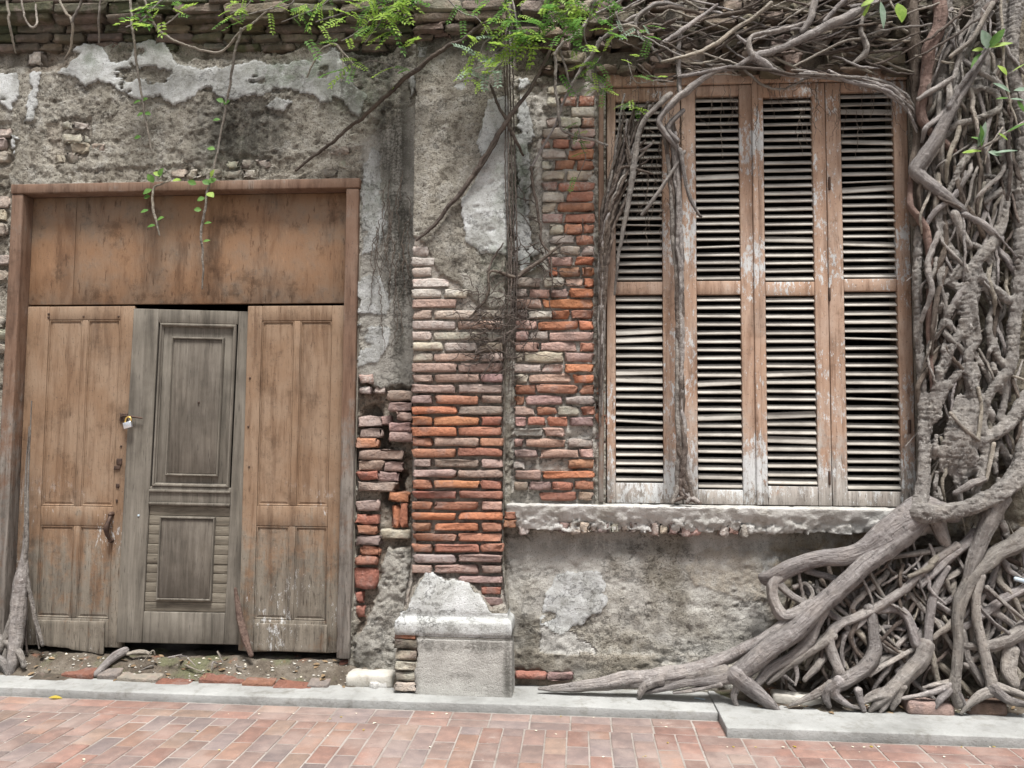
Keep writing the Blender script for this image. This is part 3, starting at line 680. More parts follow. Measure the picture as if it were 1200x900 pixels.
for b in [(500, 40, 60, 50, .8), (485, 150, 18, 120, .6), (560, 70, 60, 60, .5), (520, 150, 80, 80, .22), (575, 330, 30, 40, .25), (512, 752, 30, 7, .6), (566, 753, 34, 9, .75), (597, 780, 6, 50, .8), (545, 786, 22, 4, .6), (492, 790, 5, 40, .5), (535, 30, 90, 60, .9), (530, 300, 50, 60, .2)]:
    c = P(b[0], b[1], YP); d = np.sqrt(((XG - c[0]) / (b[2] / 205)) ** 2 + ((ZG - c[2]) / (b[3] / 205)) ** 2); Dm = np.maximum(Dm, b[4] * (1 - sstep(.2, 1.3, d + .3 * fbm(XG * 5, ZG * 5, 3, b[0]))))
for b in [(585, 240, 10, 80, .3), (590, 310, 40, 40, .35), (500, 60, 30, 40, .3)]:
    c = P(b[0], b[1], YP); d = np.sqrt(((XG - c[0]) / (b[2] / 205)) ** 2 + ((ZG - c[2]) / (b[3] / 205)) ** 2); Gm = np.maximum(Gm, b[4] * (1 - sstep(.2, 1.3, d)))
nl = np.maximum(np.sqrt(NX ** 2 + NY ** 2), 1e-6)
VXp = PX + NX / nl * H2; VYp = PY + NY / nl * H2
v = np.stack([VXp, VYp, PZ], -1).reshape(-1, 3); nb = len(zb)
i = np.arange(len(S) - 1)[:, None] * nb; j = np.arange(nb - 1)[None]
f = np.stack([i + j, i + nb + j, i + nb + j + 1, i + j + 1], -1).reshape(-1, 4)
me = mesh_of('pilaster', v, f, M['plaster'])
one = np.ones_like(H2); vcol(me, 'm1', np.stack([Wm, Dm, Gm, one], -1).reshape(-1, 4)); vcol(me, 'm2', np.stack([Bm, Cm, Om, one], -1).reshape(-1, 4))
pil = put('pilaster', me, wall)

# ------------------------------------------------------------------ bricks
def brick_arrays(wd, ht, dp, seed, rough=1.0):
    """worn brick: front at y=0, body reaching back dp"""
    r2 = random.Random(seed)
    ax = [np.array([-.5, -.43, 0, .43, .5]) * wd, np.array([0, .12, 1.0]) * dp, np.array([-.5, -.30, .30, .5]) * ht]
    idx = {}; vs = []; fs = []
    def vid(i, j, k):
        t = (i, j, k)
        if t not in idx: idx[t] = len(vs); vs.append((ax[0][i], ax[1][j], ax[2][k]))
        return idx[t]
    for i in range(4):
        for k in range(3): fs.append((vid(i, 0, k), vid(i + 1, 0, k), vid(i + 1, 0, k + 1), vid(i, 0, k + 1)))
        for j in range(2):
            fs.append((vid(i, j, 0), vid(i, j + 1, 0), vid(i + 1, j + 1, 0), vid(i + 1, j, 0))); fs.append((vid(i, j, 3), vid(i + 1, j, 3), vid(i + 1, j + 1, 3), vid(i, j + 1, 3)))
    for j in range(2):
        for k in range(3):
            fs.append((vid(0, j, k), vid(0, j, k + 1), vid(0, j + 1, k + 1), vid(0, j + 1, k))); fs.append((vid(4, j, k), vid(4, j + 1, k), vid(4, j + 1, k + 1), vid(4, j, k + 1)))
    v = np.array(vs); rr = min(.0075, ht * .19)
    lo = np.array([-wd / 2 + rr, rr, -ht / 2 + rr]); hi = np.array([wd / 2 - rr, dp + 1, ht / 2 - rr])
    q = np.clip(v, lo, hi); d = v - q; L = np.linalg.norm(d, axis=1, keepdims=True) / rr; L[L < 1] = 1; v = q + d / L
    jt = np.array([[r2.gauss(0, .0040), r2.gauss(0, .0030), r2.gauss(0, .0024)] for _ in v]) * rough
    v = v + jt
    if r2.random() < .5 * rough:                       # a knocked-off corner
        cxn = r2.choice([-1, 1]) * wd / 2; czn = r2.choice([-1, 1]) * ht / 2
        d = np.exp(-(((v[:, 0] - cxn) / .035) ** 2 + ((v[:, 2] - czn) / .025) ** 2)) * (v[:, 1] < dp * .3)
        v[:, 1] += d * r2.uniform(.006, .018); v[:, 0] -= d * np.sign(cxn) * .008
    v[:, 2] += v[:, 0] * r2.gauss(0, .012) * rough
    return v, fs
bc = [0]
def brick(px0, px1, py0, py1, yf, col, lime, parent, dp=.07, rough=1.0, name='brick', mat=None):
    """brick whose face fills the pixel rectangle on the plane yf"""
    bc[0] += 1
    a = P(px0, py0, yf); b = P(px1, py1, yf)
    wd = abs(b[0] - a[0]); ht = abs(a[2] - b[2])
    v, fs = brick_arrays(wd, ht, dp, bc[0] * 7 + 1, rough)
    o = put(name, mesh_of(name, v, fs, mat or M['brick']), parent, ((a[0] + b[0]) / 2, yf, (a[2] + b[2]) / 2))
    o.color = (col[0], col[1], col[2], lime)
    return o
ORG = (.34, .150, .085); RED = (.25, .118, .086); PNK = (.33, .225, .190); PUR = (.250, .185, .165); GRY = (.275, .240, .218); DRK = (.105, .088, .068); BUF = (.34, .305, .255); ORD = (.295, .150, .100)
def jit(c, r2, a=.16):
    k = 1 + r2.uniform(-a, a); return tuple(max(.01, q * k * (1 + r2.uniform(-.06, .06))) for q in c)
r2 = random.Random(31)
# pilaster face: rows of full bricks alternating with half-full-half
pitch = 12.45; row = 0; py = 289.0
while py < 716:
    slant = (py - 500) * .0
    left, right = 481.5, 590.0
    def lim(py):                                       # where the render still hides the bricks
        for (y0, x0), (y1, x1) in zip([(280, 490), (300, 502), (324, 516), (336, 540), (352, 556), (362, 592)], [(300, 502), (324, 516), (336, 540), (352, 556), (362, 592), (900, 592)]):
            if y0 <= py < y1: return x0 + (x1 - x0) * (py - y0) / (y1 - y0)
        return 490
    cuts = [left, 535.5, right] if row % 2 else [left, 507.5, 562.5, right]
    if row in (4, 9): cuts = [left, 520, 560, right]
    for a, b in zip(cuts[:-1], cuts[1:]):
        hide = lim(py)
        if py > 664 and (499 - (py - 664) * .55) < (a + b) / 2 < (528 + (py - 664) * .95): continue
        if (a + b) / 2 - 6 > hide: continue
        b2 = min(b, hide + 8)
        if py < 420: c = jit(r2.choice([GRY, BUF, BUF, PNK]), r2); lm = r2.uniform(.5, .75) if py < 345 else r2.uniform(.30, .55)
        elif py < 470: c = jit(r2.choice([PUR, PNK, PUR, ORD if a < 510 else PUR]), r2); lm = r2.uniform(.10, .35)
        elif py < 560: c = jit(r2.choice([ORG, ORD, PUR] if a < 520 else [PUR, PNK, RED, ORD]), r2); lm = r2.uniform(.0, .22)
        elif py < 640: c = jit(r2.choice([ORG, ORG, ORD, RED] if a < 540 else [PUR, RED, ORD, PNK]), r2); lm = r2.uniform(.0, .22)
        else: c = jit(r2.choice([GRY, PUR, RED, PUR]), r2); lm = r2.uniform(.25, .5)
        g = r2.uniform(1.0, 2.2)
        brick(a + g, b2 - g + r2.uniform(-1, .6), py + r2.uniform(-.3, .4), py + pitch - 2.6 + r2.uniform(-.9, .4), YP - r2.uniform(.001, .012) - .010 * (py > 640), c, lm, pil, .075, 1.0 if py > 420 else .8)
    py += pitch; row += 1
# plinth, bared corner on the door side
py = 750.0
for k in range(5):
    brick(462.5, 489 + r2.uniform(-3, 3), py, py + 10.8, -.213 - r2.uniform(0, .012), jit(r2.choice([DRK, PUR, BUF, GRY]), r2), r2.uniform(.05, .3), pil, .08, 1.3); py += 12.6
brick(463, 487, 741, 749, -.205, jit(ORD, r2), .2, pil, .07, 1.5)
# ledges at the head of the pilaster
for (a, b, y0, y1, yf) in ((484, 520, 28, 35, -.19), (521, 556, 27, 34, -.185), (557, 592, 26, 34, -.185), (484, 532, 15, 23, -.20), (534, 592, 13, 22, -.20), (484, 540, 0, 10, -.21), (542, 592, -1, 9, -.21), (484, 506, 39, 45, -.155), (508, 528, 37, 43, -.15)):
    brick(a, b, y0, y1, yf, jit(r2.choice([DRK, (.13, .115, .085), (.16, .14, .11)]), r2), r2.uniform(0, .15), pil, .09, 1.9)
# bay between pilaster and window
py = 100.0; row = 0; pitch = 12.55
while py < 586:
    xl = 602.0; xr_ = 697.0
    if py < 320: xl = 634 if py < 262 else 642
    if py < 150: xl = 640
    cuts = [xl]
    q = xl + (r2.uniform(12, 20) if row % 2 else r2.uniform(24, 34))
    while q < xr_ - 13:
        cuts.append(q); q += r2.choice([26, 27, 48, 50, 46, 22])
    cuts.append(xr_)
    for a, b in zip(cuts[:-1], cuts[1:]):
        mx = (a + b) / 2
        if r2.random() < .05: continue
        if py < 300:
            c = jit(r2.choice([PNK, PNK, BUF, ORD] if mx > 660 else [PNK, BUF, BUF]), r2); lm = r2.uniform(.42, .68)
            if 160 < py < 270 and mx > 655 and r2.random() < .55: c = jit(ORD, r2); lm = r2.uniform(.08, .25)
        elif py < 450:
            if mx > 648 - (py > 430) * 5: c = jit(r2.choice([ORG, ORG, ORD, PNK, PNK]), r2); lm = r2.uniform(.08, .38)
            else: c = jit(r2.choice([GRY, BUF, PNK, BUF]), r2); lm = r2.uniform(.38, .6)
        elif py < 520: c = jit(r2.choice([PUR, PNK, ORD, GRY]), r2); lm = r2.uniform(.12, .35)
        else: c = jit(r2.choice([ORG, ORD, RED, PNK] if mx > 640 else [GRY, PUR, PUR, RED]), r2); lm = r2.uniform(.05, .32)
        g = r2.uniform(.9, 2.0); th = r2.uniform(2.2, 3.6)
        brick(a + g, b - g, py + r2.uniform(-.4, .6), py + pitch - th, -.004 - r2.uniform(0, .012) + .006 * (py < 300), c, lm, wall, .06, 1.25)
    py += pitch; row += 1
# narrow broken column at the window jamb
py = 425.0
while py < 585:
    if r2.random() < .8: brick(699.5, 709 + r2.uniform(-1, 1), py, py + r2.uniform(9, 14), .012 - r2.uniform(0, .008), jit(r2.choice([PNK, ORD, PUR]), r2), r2.uniform(.15, .45), wall, .05, 1.6)
    py += r2.uniform(12, 17)
# broken end of the wall beside the door
for (a, b, y0, y1, yf, c, lm) in (
    (421, 437, 439, 449, -.01, PNK, .55), (421, 434, 453, 461, 0, GRY, .6), (438, 450, 452, 461, 0, GRY, .55), (454, 482, 458, 470, -.03, PUR, .2), (455, 482, 471, 482, -.03, PUR, .15), (465, 483, 483, 493, -.03, PUR, .25),
    (456, 483, 495, 506, -.03, PUR, .12), (457, 484, 506, 518, -.035, PUR, .1), (419, 445, 488, 500, -.012, GRY, .35), (447, 459, 487, 498, .02, PUR, .3), (421, 446, 502, 513, -.01, PUR, .25), (417.5, 442, 514, 525, -.018, ORD, .12),
    (421, 471, 527, 539, -.012, PUR, .22), (421, 449, 540, 551, -.010, PUR, .1), (450, 472, 541, 553, 0, PUR, .1), (418, 442, 552, 562, -.016, RED, .12), (443, 467, 553, 564, .0, PUR, .2), (419, 464, 565, 576, -.012, PUR, .15),
    (417, 442, 587, 599, -.010, PUR, .12), (417, 443, 603, 614, -.014, RED, .08), (418, 442, 616, 626, -.012, ORD, .08), (417, 445, 628, 639, -.012, PUR, .12), (423, 444, 641, 651, -.004, ORD, .12), (416, 441, 652, 662, -.012, RED, .05),
    (460, 468, 592, 618, .01, ORG, .0), (469, 477, 590, 618, .0, ORG, .05), (457, 480, 577, 588, 0, ORG, .05), (416, 440, 666, 690, 0, RED, .1), (416, 425, 694, 706, .0, RED, .1), (417, 427, 710, 724, .01, RED, .15), (446, 480, 620, 632, .0, BUF, .4)):
    brick(a, b, y0, y1, yf, jit(c, r2, .1), lm, wall, .09, 1.5)
# courses along the top of the wall, door side
for (y0, y1, yf, wn, lm) in ((-16, -9, -.10, 64, .0), (-6, 1, -.095, 70, .0), (4, 12, -.09, 62, .0), (15.5, 22, -.075, 60, .02), (28, 36, -.022, 50, .05), (39.5, 47, -.012, 40, .1), (51, 59, .002, 34, .15)):
    q = -90 + r2.uniform(0, 30)
    while q < 478:
        e = min(q + wn * r2.uniform(.75, 1.25), 484)
        ok = True
        if y0 > 36 and (62 < q < 210) and r2.random() < .5: ok = False
        if y0 > 50 and q > 200 and r2.random() < .35: ok = False
        if ok and e - q > 9: brick(q + .8, e - .8, y0 + r2.uniform(-1, 1), y1 + r2.uniform(-1, 1), yf + r2.uniform(-.01, .012), jit(r2.choice([DRK, DRK, (.09, .082, .055), (.062, .066, .040), (.10, .09, .07)] if r2.random() > .04 else [RED]), r2, .25), max(0, lm + r2.uniform(-.12, .06)), wall, .14, 1.7)
        q = e + r2.uniform(.5, 3)
# rough masonry over the bay and the window head
for (y0, y1) in ((-14, -2), (1, 12), (15, 27), (30, 42), (45, 56), (59, 74), (76, 84)):
    q = 601 + r2.uniform(0, 12)
    while q < 1085:
        e = q + r2.uniform(16, 40)
        if r2.random() < .72: brick(q, min(e, 1090) - 1.5, y0 + r2.uniform(-2, 2), y1 + r2.uniform(-2, 1), -.015 - r2.uniform(0, .05), jit(r2.choice([(.19, .165, .13), DRK, DRK, (.14, .12, .09)]), r2, .3), r2.uniform(.0, .3), wall, .10, 2.8)
        q = e
# rubble of the lintel course and stones showing through the render
for (y0, y1, x0, x1, pr) in ((199, 207, 70, 424, .8), (188, 197, 262, 424, .75), (178, 186, 300, 424, .45), (170, 178, 380, 420, .7), (158, 166, 55, 108, .85), (168, 178, 55, 125, .7), (180, 190, 60, 130, .6), (143, 150, 70, 105, 1.0), (62, 76, 32, 60, .9)):
    q = x0 + r2.uniform(0, 8)
    while q < x1 - 8:
        e = q + r2.uniform(11, 26)
        if r2.random() < pr * .72: brick(q, min(e, x1) - 2, y0 + r2.uniform(-1.5, 1.5), y1 + r2.uniform(-1.5, 1.5), .012 - r2.uniform(0, .012), jit((.24, .22, .185), r2, .2), r2.uniform(.3, .6), wall, .05, 2.2, 'stone')
        q = e + r2.uniform(0, 5)
for (y0, y1) in ((150, 160), (163, 174), (178, 188), (230, 242), (246, 257), (262, 274), (300, 310), (316, 328), (370, 382), (386, 396), (402, 412)):
    brick(-30, 8 + r2.uniform(-4, 4), y0, y1, -.004 - r2.uniform(0, .012), jit(r2.choice([BUF, GRY]), r2, .2), r2.uniform(.2, .45), wall, .05, 1.8)
brick(604, 640, 787, 797, -.03, jit(RED, r2), .25, wall, .05, 1.4); brick(642, 672, 788, 798, -.028, jit(PUR, r2), .3, wall, .05, 1.4)

# ------------------------------------------------------------------ window sill of the wall
SX0, SX1 = X(593, 605, -.10), X(1100, 610, -.10)
sz1 = 1.082; sz0 = Z(740, 622, -.1)
def sillwarp(v):
    n1 = fbm(v[:, 0] * 5, v[:, 0] * 0 + 3, 4, 205); n2 = fbm(v[:, 0] * 16, v[:, 2] * 16, 4, 206); n3 = fbm(v[:, 0] * 30, v[:, 2] * 40, 3, 207)
    t = np.clip((sz1 - v[:, 2]) / (sz1 - sz0), 0, 1)
    front = v[:, 1] < -.02
    v[:, 2] += np.where(t > .5, (n1 * .022 + n2 * .014) * (t - .3), 0)
    v[:, 1] += np.where(front, t * .030 + t * (n2 * .034 + n1 * .024) * .6 + n3 * .006, 0)
    ca, ce = cells(v[:, 0] * 15 + n3 * .5, v[:, 2] * 26 + n2 * .6, 71); cb, cf = cells(v[:, 0] * 40, v[:, 2] * 60 + v[:, 1] * 30, 73)
    k = np.clip((t - .30) * 2.6, 0, 1) * front
    v[:, 1] += k * ((ca - .30) * .026 + (cb - .5) * .008 + .007 * (ce < .10)); v[:, 2] += np.where(t > .85, (ca - .6) * .022, 0)
    v[:, 2] += np.where(t < .1, n2 * .003 - (cb > .82) * .004, 0)
    return v
v, f = gbox(SX0, SX1, -.105, .10, sz0, sz1, .006, .0095, .003, 3, 18, sillwarp); sill = add('window_sill', v, f, M['sill'], wall)
q = 608.0
while q < 905:                                          # brick ends bared below the broken edge
    e = q + r2.uniform(9.5, 13)
    if r2.random() < .8: brick(q, e - 1.2, 611 + r2.uniform(-1, 2) + (q - 600) * .012, 626 + r2.uniform(-5, 2) + (q - 600) * .012, -.068 - r2.uniform(0, .014), jit(r2.choice([PUR, PNK, GRY, BUF, BUF]), r2), r2.uniform(.4, .7), sill, .07, 1.6)
    q = e + r2.uniform(0, 1.5)
brick(590.5, 604, 600, 608.5, -.108, jit(RED, r2), .1, sill, .1, .8); brick(590.5, 604, 609.5, 619, -.106, jit(ORD, r2), .1, sill, .1, .9)

# ------------------------------------------------------------------ door
door = empty('wooden_door', ((DX0 + DX1) / 2, 0, .1), 'tall three-leaf panelled door in peeling brown paint with a grey middle leaf', 'door')
JW = .078                                              # jamb face
FY = -.030                                             # front of the frame
def framewarp(seed, z1):
    def wf(v):
        lowz = np.clip((.9 - v[:, 2]) / .9, 0, 1)
        v[:, 0] += fbm(v[:, 2] * 6, v[:, 1] * 20 + seed, 3, seed) * (.003 + .010 * lowz); v[:, 1] += fbm(v[:, 2] * 8, v[:, 0] * 20, 3, seed + 1) * (.002 + .008 * lowz)
        return v
    return wf
box('jamb', DX0, DX0 + JW, FY, .135, .10, DZ1 - .062, M['frame'], door, .006, .04, 0, 1, framewarp(3, 3))
box('jamb', DX1 - JW - .004, DX1 - .004, FY, .135, .17, DZ1 - .062, M['frame'], door, .006, .04, 0, 2, framewarp(9, 3))
box('header', DX0 - .004, DX1 + .002, FY - .006, .135, DZ1 - .060, DZ1, M['frame'], door, .006, .05, 0, 2, framewarp(14, 3))
box('jamb_strip', DX1 - .003, DX1 + .006, .0, .03, .2, 2.55, M['greydoor'], door, .002, .2)
xi0, xi1 = DX0 + JW, DX1 - JW - .004                    # clear opening
YD = .055                                              # plane of the leaves
ztr = Z(220, 356, YD)                                  # foot of the transom
tb = X(88, 300, YD + .01)
box('transom_board', xi0 + .002, tb - .0015, YD + .006, YD + .035, ztr, DZ1 - .062, M['transom'], door, .003, .2, .0015, 5, None, 3)
box('transom_board', tb + .0015, xi1 - .002, YD + .004, YD + .033, ztr, DZ1 - .062, M['transom'], door, .003, .2, .002, 6, None, 3)
box('transom_bar', xi0 + .002, xi1 - .002, YD + .040, YD + .09, ztr + .012, ztr + .06, M['frame'], door, .004, .5)

def raised_panel(name, x0, x1, z0, z1, y, mat, parent, fld=.030, lift=.010):
    """sunk panel with a bevelled raised field"""
    m = MB()
    a = [(x0, z0), (x1, z0), (x1, z1), (x0, z1)]; s = fld; b = [(x0 + s * .45, z0 + s * .45), (x1 - s * .45, z0 + s * .45), (x1 - s * .45, z1 - s * .45), (x0 + s * .45, z1 - s * .45)]
    c = [(x0 + s, z0 + s), (x1 - s, z0 + s), (x1 - s, z1 - s), (x0 + s, z1 - s)]
    v = [(p[0], y, p[1]) for p in a] + [(p[0], y, p[1]) for p in b] + [(p[0], y - lift * .55, p[1]) for p in b] + [(p[0], y - lift, p[1]) for p in c]
    f = []
    for k in range(4):
        n = (k + 1) % 4
        for q in (0, 4, 8): f.append((q + k, q + n, q + 4 + n, q + 4 + k))
    f.append((12, 13, 14, 15))
    v += [(p[0], y + .014, p[1]) for p in a]; f += [(k, 16 + k, 16 + (k + 1) % 4, (k + 1) % 4) for k in range(4)] + [(19, 18, 17, 16)]
    return add(name, v, f, mat, parent, False)
def moulding(name, x0, x1, z0, z1, y, wd, ht, mat, parent):
    """mitred ovolo frame round a panel"""
    prf = [(0, 0), (0, -ht * .6), (wd * .25, -ht), (wd * .6, -ht), (wd * .8, -ht * .45), (wd, -ht * .3), (wd, 0)]
    rings = []
    for (o, d) in prf: rings.append([(x0 + o, y + d, z0 + o), (x1 - o, y + d, z0 + o), (x1 - o, y + d, z1 - o), (x0 + o, y + d, z1 - o)])
    v = [p for r in rings for p in r]; f = []
    for k in range(len(prf) - 1):
        for q in range(4): f.append((k * 4 + q, k * 4 + (q + 1) % 4, k * 4 + 4 + (q + 1) % 4, k * 4 + 4 + q))
    return add(name, v, f, mat, parent, False)
def leaf_frame(name, x0, x1, z0, z1, holes, y, t, mat, parent, seed=0, warp=None):
    """stiles and rails: a slab with rectangular holes, built from butted boards"""
    m = MB(); hx0 = min(h[0] for h in holes); hx1 = max(h[1] for h in holes); e = .0006
    m.add(*gbox(x0, hx0 - e, y, y + t, z0, z1, .004, .15, .001, seed)); m.add(*gbox(hx1 + e, x1, y + .001, y + t, z0, z1, .004, .15, .001, seed + 1))
    rows = sorted({(h[2], h[3]) for h in holes}); zc = z0
    for (a, b) in rows + [(z1, z1)]:
        if a - zc > .004: m.add(*gbox(hx0, hx1, y + .0015, y + t - .001, zc + (e if zc > z0 else 0), a - e if a < z1 else z1, .004, .15, .001, seed + 2))
        hs_ = sorted([h for h in holes if (h[2], h[3]) == (a, b)])
        for h, k in zip(hs_[:-1], hs_[1:]): m.add(*gbox(h[1], k[0], y + .002, y + t - .001, a, b, .004, .15, .001, seed + 3))
        zc = b
    v, f = m.arrays()
    if warp is not None: v = warp(v)
    return add(name, v, f, mat, parent)
def rect(p, y): return (X(p[0], (p[2] + p[3]) / 2, y), X(p[1], (p[2] + p[3]) / 2, y), Z((p[0] + p[1]) / 2, p[3], y), Z((p[0] + p[1]) / 2, p[2], y))
def side_leaf(x0, x1, z0, z1, holes, broken):
    def wf(v):
        v[:, 2] += np.where(v[:, 2] < z0 + .03, fbm(v[:, 0] * 14, v[:, 0] * 0 + x0, 3, 91) * .010, 0); return v
    lf = leaf_frame('leaf', x0, x1, z0, z1, holes, YD, .036, M['door'], door, int(abs(x0) * 10), wf)
    for h in holes:
        raised_panel('panel', h[0] - .001, h[1] + .001, h[2] - .001, h[3] + .001, YD + .019, M['door'], lf, .026, .010)
        moulding('moulding', h[0], h[1], h[2], h[3], YD + .018, .012, .014, M['door'], lf)
    return lf
xm = X(149, 560, YD)
zl0, zr0 = Z(80, 758, YD), Z(345, 764, YD); zlt = ztr - .012
Lh = [rect((53, 91, 375, 593), YD), rect((97, 136, 375, 593), YD)]
zA, zB = Lh[0][3], Lh[0][2]; zC, zDn = Z(70, 616, YD), Z(70, 724, YD)
def cols(px, py, y): return [(X(a, py, y), X(b, py, y)) for a, b in px]
Lc = cols([(51, 90), (97, 135)], 520, YD)
lholes = [(a, b, zB, zA) for a, b in Lc] + [(a, b, zDn, zC) for a, b in Lc]
lleaf = side_leaf(xi0 + .004, X(153, 480, YD), zl0, zlt, lholes, True)
Rc = cols([(303.5, 341.5), (349, 386)], 500, YD)
zA2, zB2, zC2, zD2 = Z(345, 376, YD), Z(345, 593, YD), Z(345, 617, YD), Z(345, 727, YD)
rx0 = X(287, 480, YD)
rleaf = side_leaf(rx0, xi1 - .003, zr0, zlt - .004, [(a, b, zB2, zA2) for a, b in Rc] + [(a, b, zD2, zC2) for a, b in Rc], False)
# split weatherboard at the foot of the left leaf
xa, xb = X(44, 740, YD - .012), X(122, 740, YD - .012)
def wbw(v):
    v[:, 2] += np.where(v[:, 2] < zl0 + .10, (fbm(v[:, 0] * 11, v[:, 0] * 0, 4, 7) * .016 - (v[:, 0] - xa) * .12), 0); return v
box('weatherboard', xa, xb, YD - .014, YD - .001, zl0 + .012, Z(80, 727, YD), M['door'], lleaf, .003, .02, 0, 3, wbw)
box('weatherboard', X(298, 740, YD - .012), X(383, 740, YD - .012), YD - .012, YD - .001, zr0 + .004, Z(345, 731, YD), M['door'], rleaf, .003, .02, 0, 3, None)
# grey middle leaf, hanging out of true in front of the others
YM = .008
mx0, mx1 = X(143, 560, YM), X(279, 560, YM); mz0, mz1 = Z(205, 755, YM), Z(215, 361, YM)
pivot = Vector((mx0, YM, mz0))
mid = empty('leaf', pivot); mid.parent = door; mid.location = pivot - Vector(door.location)
mid['label'] = 'grey weathered middle leaf hanging askew'
up = (X(176, 480, YM), X(262, 480, YM), Z(215, 570, YM), Z(220, 377, YM)); lo = (X(168, 650, YM), X(259, 650, YM), Z(210, 718, YM), Z(212, 593, YM))
up = (up[0], up[1], up[2] - .0, up[3]); lo = (up[0] - .01, up[1] + .01, lo[2], lo[3])
parts = []
fr = leaf_frame('stiles_and_rails', mx0, mx1, mz0, mz1, [up, lo], YM, .034, M['greydoor'], mid, 50)
moulding('moulding', up[0], up[1], up[2], up[3], YM + .016, .022, .022, M['greydoor'], mid)
box('panel', up[0] + .002, up[1] - .002, YM + .018, YM + .030, up[2] + .002, up[3] - .002, M['greydoor'], mid, .002, .5)
ip = (X(190, 480, YM), X(249, 480, YM), Z(215, 557, YM), Z(220, 393, YM))
moulding('moulding', ip[0], ip[1], ip[2], ip[3], YM + .017, .016, .024, M['greydoor'], mid)
box('field', ip[0] + .014, ip[1] - .014, YM + .004, YM + .017, ip[2] + .014, ip[3] - .014, M['greypanel'], mid, .004, .5)
zz = [Z(210, 575, YM), Z(210, 590, YM)]
for z_ in zz: box('bead', up[0] - .012, up[1] + .012, YM - .010, YM - .001, z_ - .008, z_ + .008, M['greydoor'], mid, .004, .5)
n = 11
for k in range(n):                                      # short boards laid across behind the lower field
    a = lo[2] + (lo[3] - lo[2]) * k / n; b = lo[2] + (lo[3] - lo[2]) * (k + 1) / n
    box('board', lo[0] + .001, lo[1] - .001, YM + .012 + r2.uniform(-.003, .003), YM + .026, a + .001, b - .001, M['grainh'], mid, .0025, .5)
jp = (X(181, 650, YM), X(243, 650, YM), Z(210, 704, YM), Z(212, 605, YM))
moulding('moulding', jp[0], jp[1], jp[2], jp[3], YM + .012, .016, .022, M['greydoor'], mid)
box('field', jp[0] + .013, jp[1] - .013, YM - .002, YM + .011, jp[2] + .013, jp[3] - .013, M['greypanel'], mid, .004, .5)
mid.rotation_euler = (0, rd(.9), rd(5.5)); mid.scale = (1.015, 1, 1)
# ironwork
def ring(name, c, R_, r_, mat, parent, a0=0, a1=2 * math.pi, tilt=0, n=14):
    pts = [(c[0] + R_ * math.cos(t) * math.cos(tilt), c[1] + R_ * math.cos(t) * math.sin(tilt), c[2] + R_ * math.sin(t)) for t in np.linspace(a0, a1, n)]
    t = tube(pts, [r_] * len(pts), 7, 1, 0, 0, .004, 0); return TB().add(t).build(name, mat, parent)
hx, hz = X(131, 612, YD), Z(131, 612, YD)
h = MB()
t = tube([(hx, YD - .012, hz + .045), (hx + .002, YD - .035, hz + .015), (hx - .006, YD - .045, hz - .03), (hx - .004, YD - .036, hz - .07), (hx + .008, YD - .014, hz - .115)], [.012, .013, .017, .013, .009], 9, 4, .06, 0, .008, 0)
hd = TB().add(t); hd.add(tube([(hx, YD + .004, hz + .05), (hx, YD - .020, hz + .048)], [.017, .014], 9, 2, 0, 0, .005, 0))
hd.add(tube([(hx + .006, YD + .004, hz - .11), (hx + .004, YD - .016, hz - .112)], [.015, .012], 9, 2, 0, 0, .005, 0)); hd.build('handle', M['iron'], lleaf)
for (px, py, a, b) in ((140, 541, .018, .020), (137.5, 548, .020, .012), (138, 569, .011, .012), (137, 587, .005, .010)):
    c = P(px, py, YD); v, f = gbox(c[0] - a, c[0] + a, YD - .006, YD + .002, c[2] - b, c[2] + b, .003, .01, .003, int(px), 60); add('keyhole_plate', v, f, M['iron'], lleaf)
c = P(152, 491, YM - .012)
bt = TB(); bt.add(tube([(c[0] - .085, YD - .008, c[2] + .012), (c[0] - .02, YM - .014, c[2] + .018), (c[0] + .075, YM - .010, c[2] + .006)], [.006, .007, .005], 7, 3, .1, .05, .01, 0)); bt.build('hasp', M['iron'], lleaf)
v, f = gbox(c[0] - .095, c[0] - .045, YD - .008, YD + .002, c[2] - .012, c[2] + .035, .003, .01, .003, 4, 50); add('staple_plate', v, f, M['iron'], lleaf)
lock = empty('padlock', (c[0], YM - .03, c[2] - .065), 'small silver padlock with brass shackle hanging from the hasp', 'padlock')
v, f = gbox(-.026, .026, -.011, .011, -.040, .0, .005, .02); v = v @ np.array(Matrix.Rotation(rd(-16), 3, 'Y')).T + np.array([c[0] - .006, YM - .030, c[2] - .018]); add('body', v, f, M['steel'], lock)
ring('shackle', (c[0] + .002, YM - .030, c[2] - .006), .018, .0042, M['brass'], lock, rd(-30), rd(200))
for k in (0, 1):
    xx = c[0] + .002 + (.0165 if k else -.0165); TB().add(tube([(xx, YM - .030, c[2] - .004), (xx - .006, YM - .030, c[2] - .024)], [.0042, .0042], 7, 1, 0, 0, .004, 0)).build('shackle_leg', M['brass'], lock)
for (px, py) in ((142, 523), (159, 604), (224, 470), (57, 368), (57, 372), (98, 371), (139, 371), (293, 443), (291, 500), (292, 547)):
    yy = YM if 150 < px < 280 else YD; c = P(px, py, yy); v, f = gbox(c[0] - .006, c[0] + .006, yy - .005, yy + .004, c[2] - .006, c[2] + .006, .003, .01, .001, px); add('nail', v, f, M['iron'] if px != 159 else M['litter'], mid if 150 < px < 280 else (lleaf if px < 200 else rleaf))

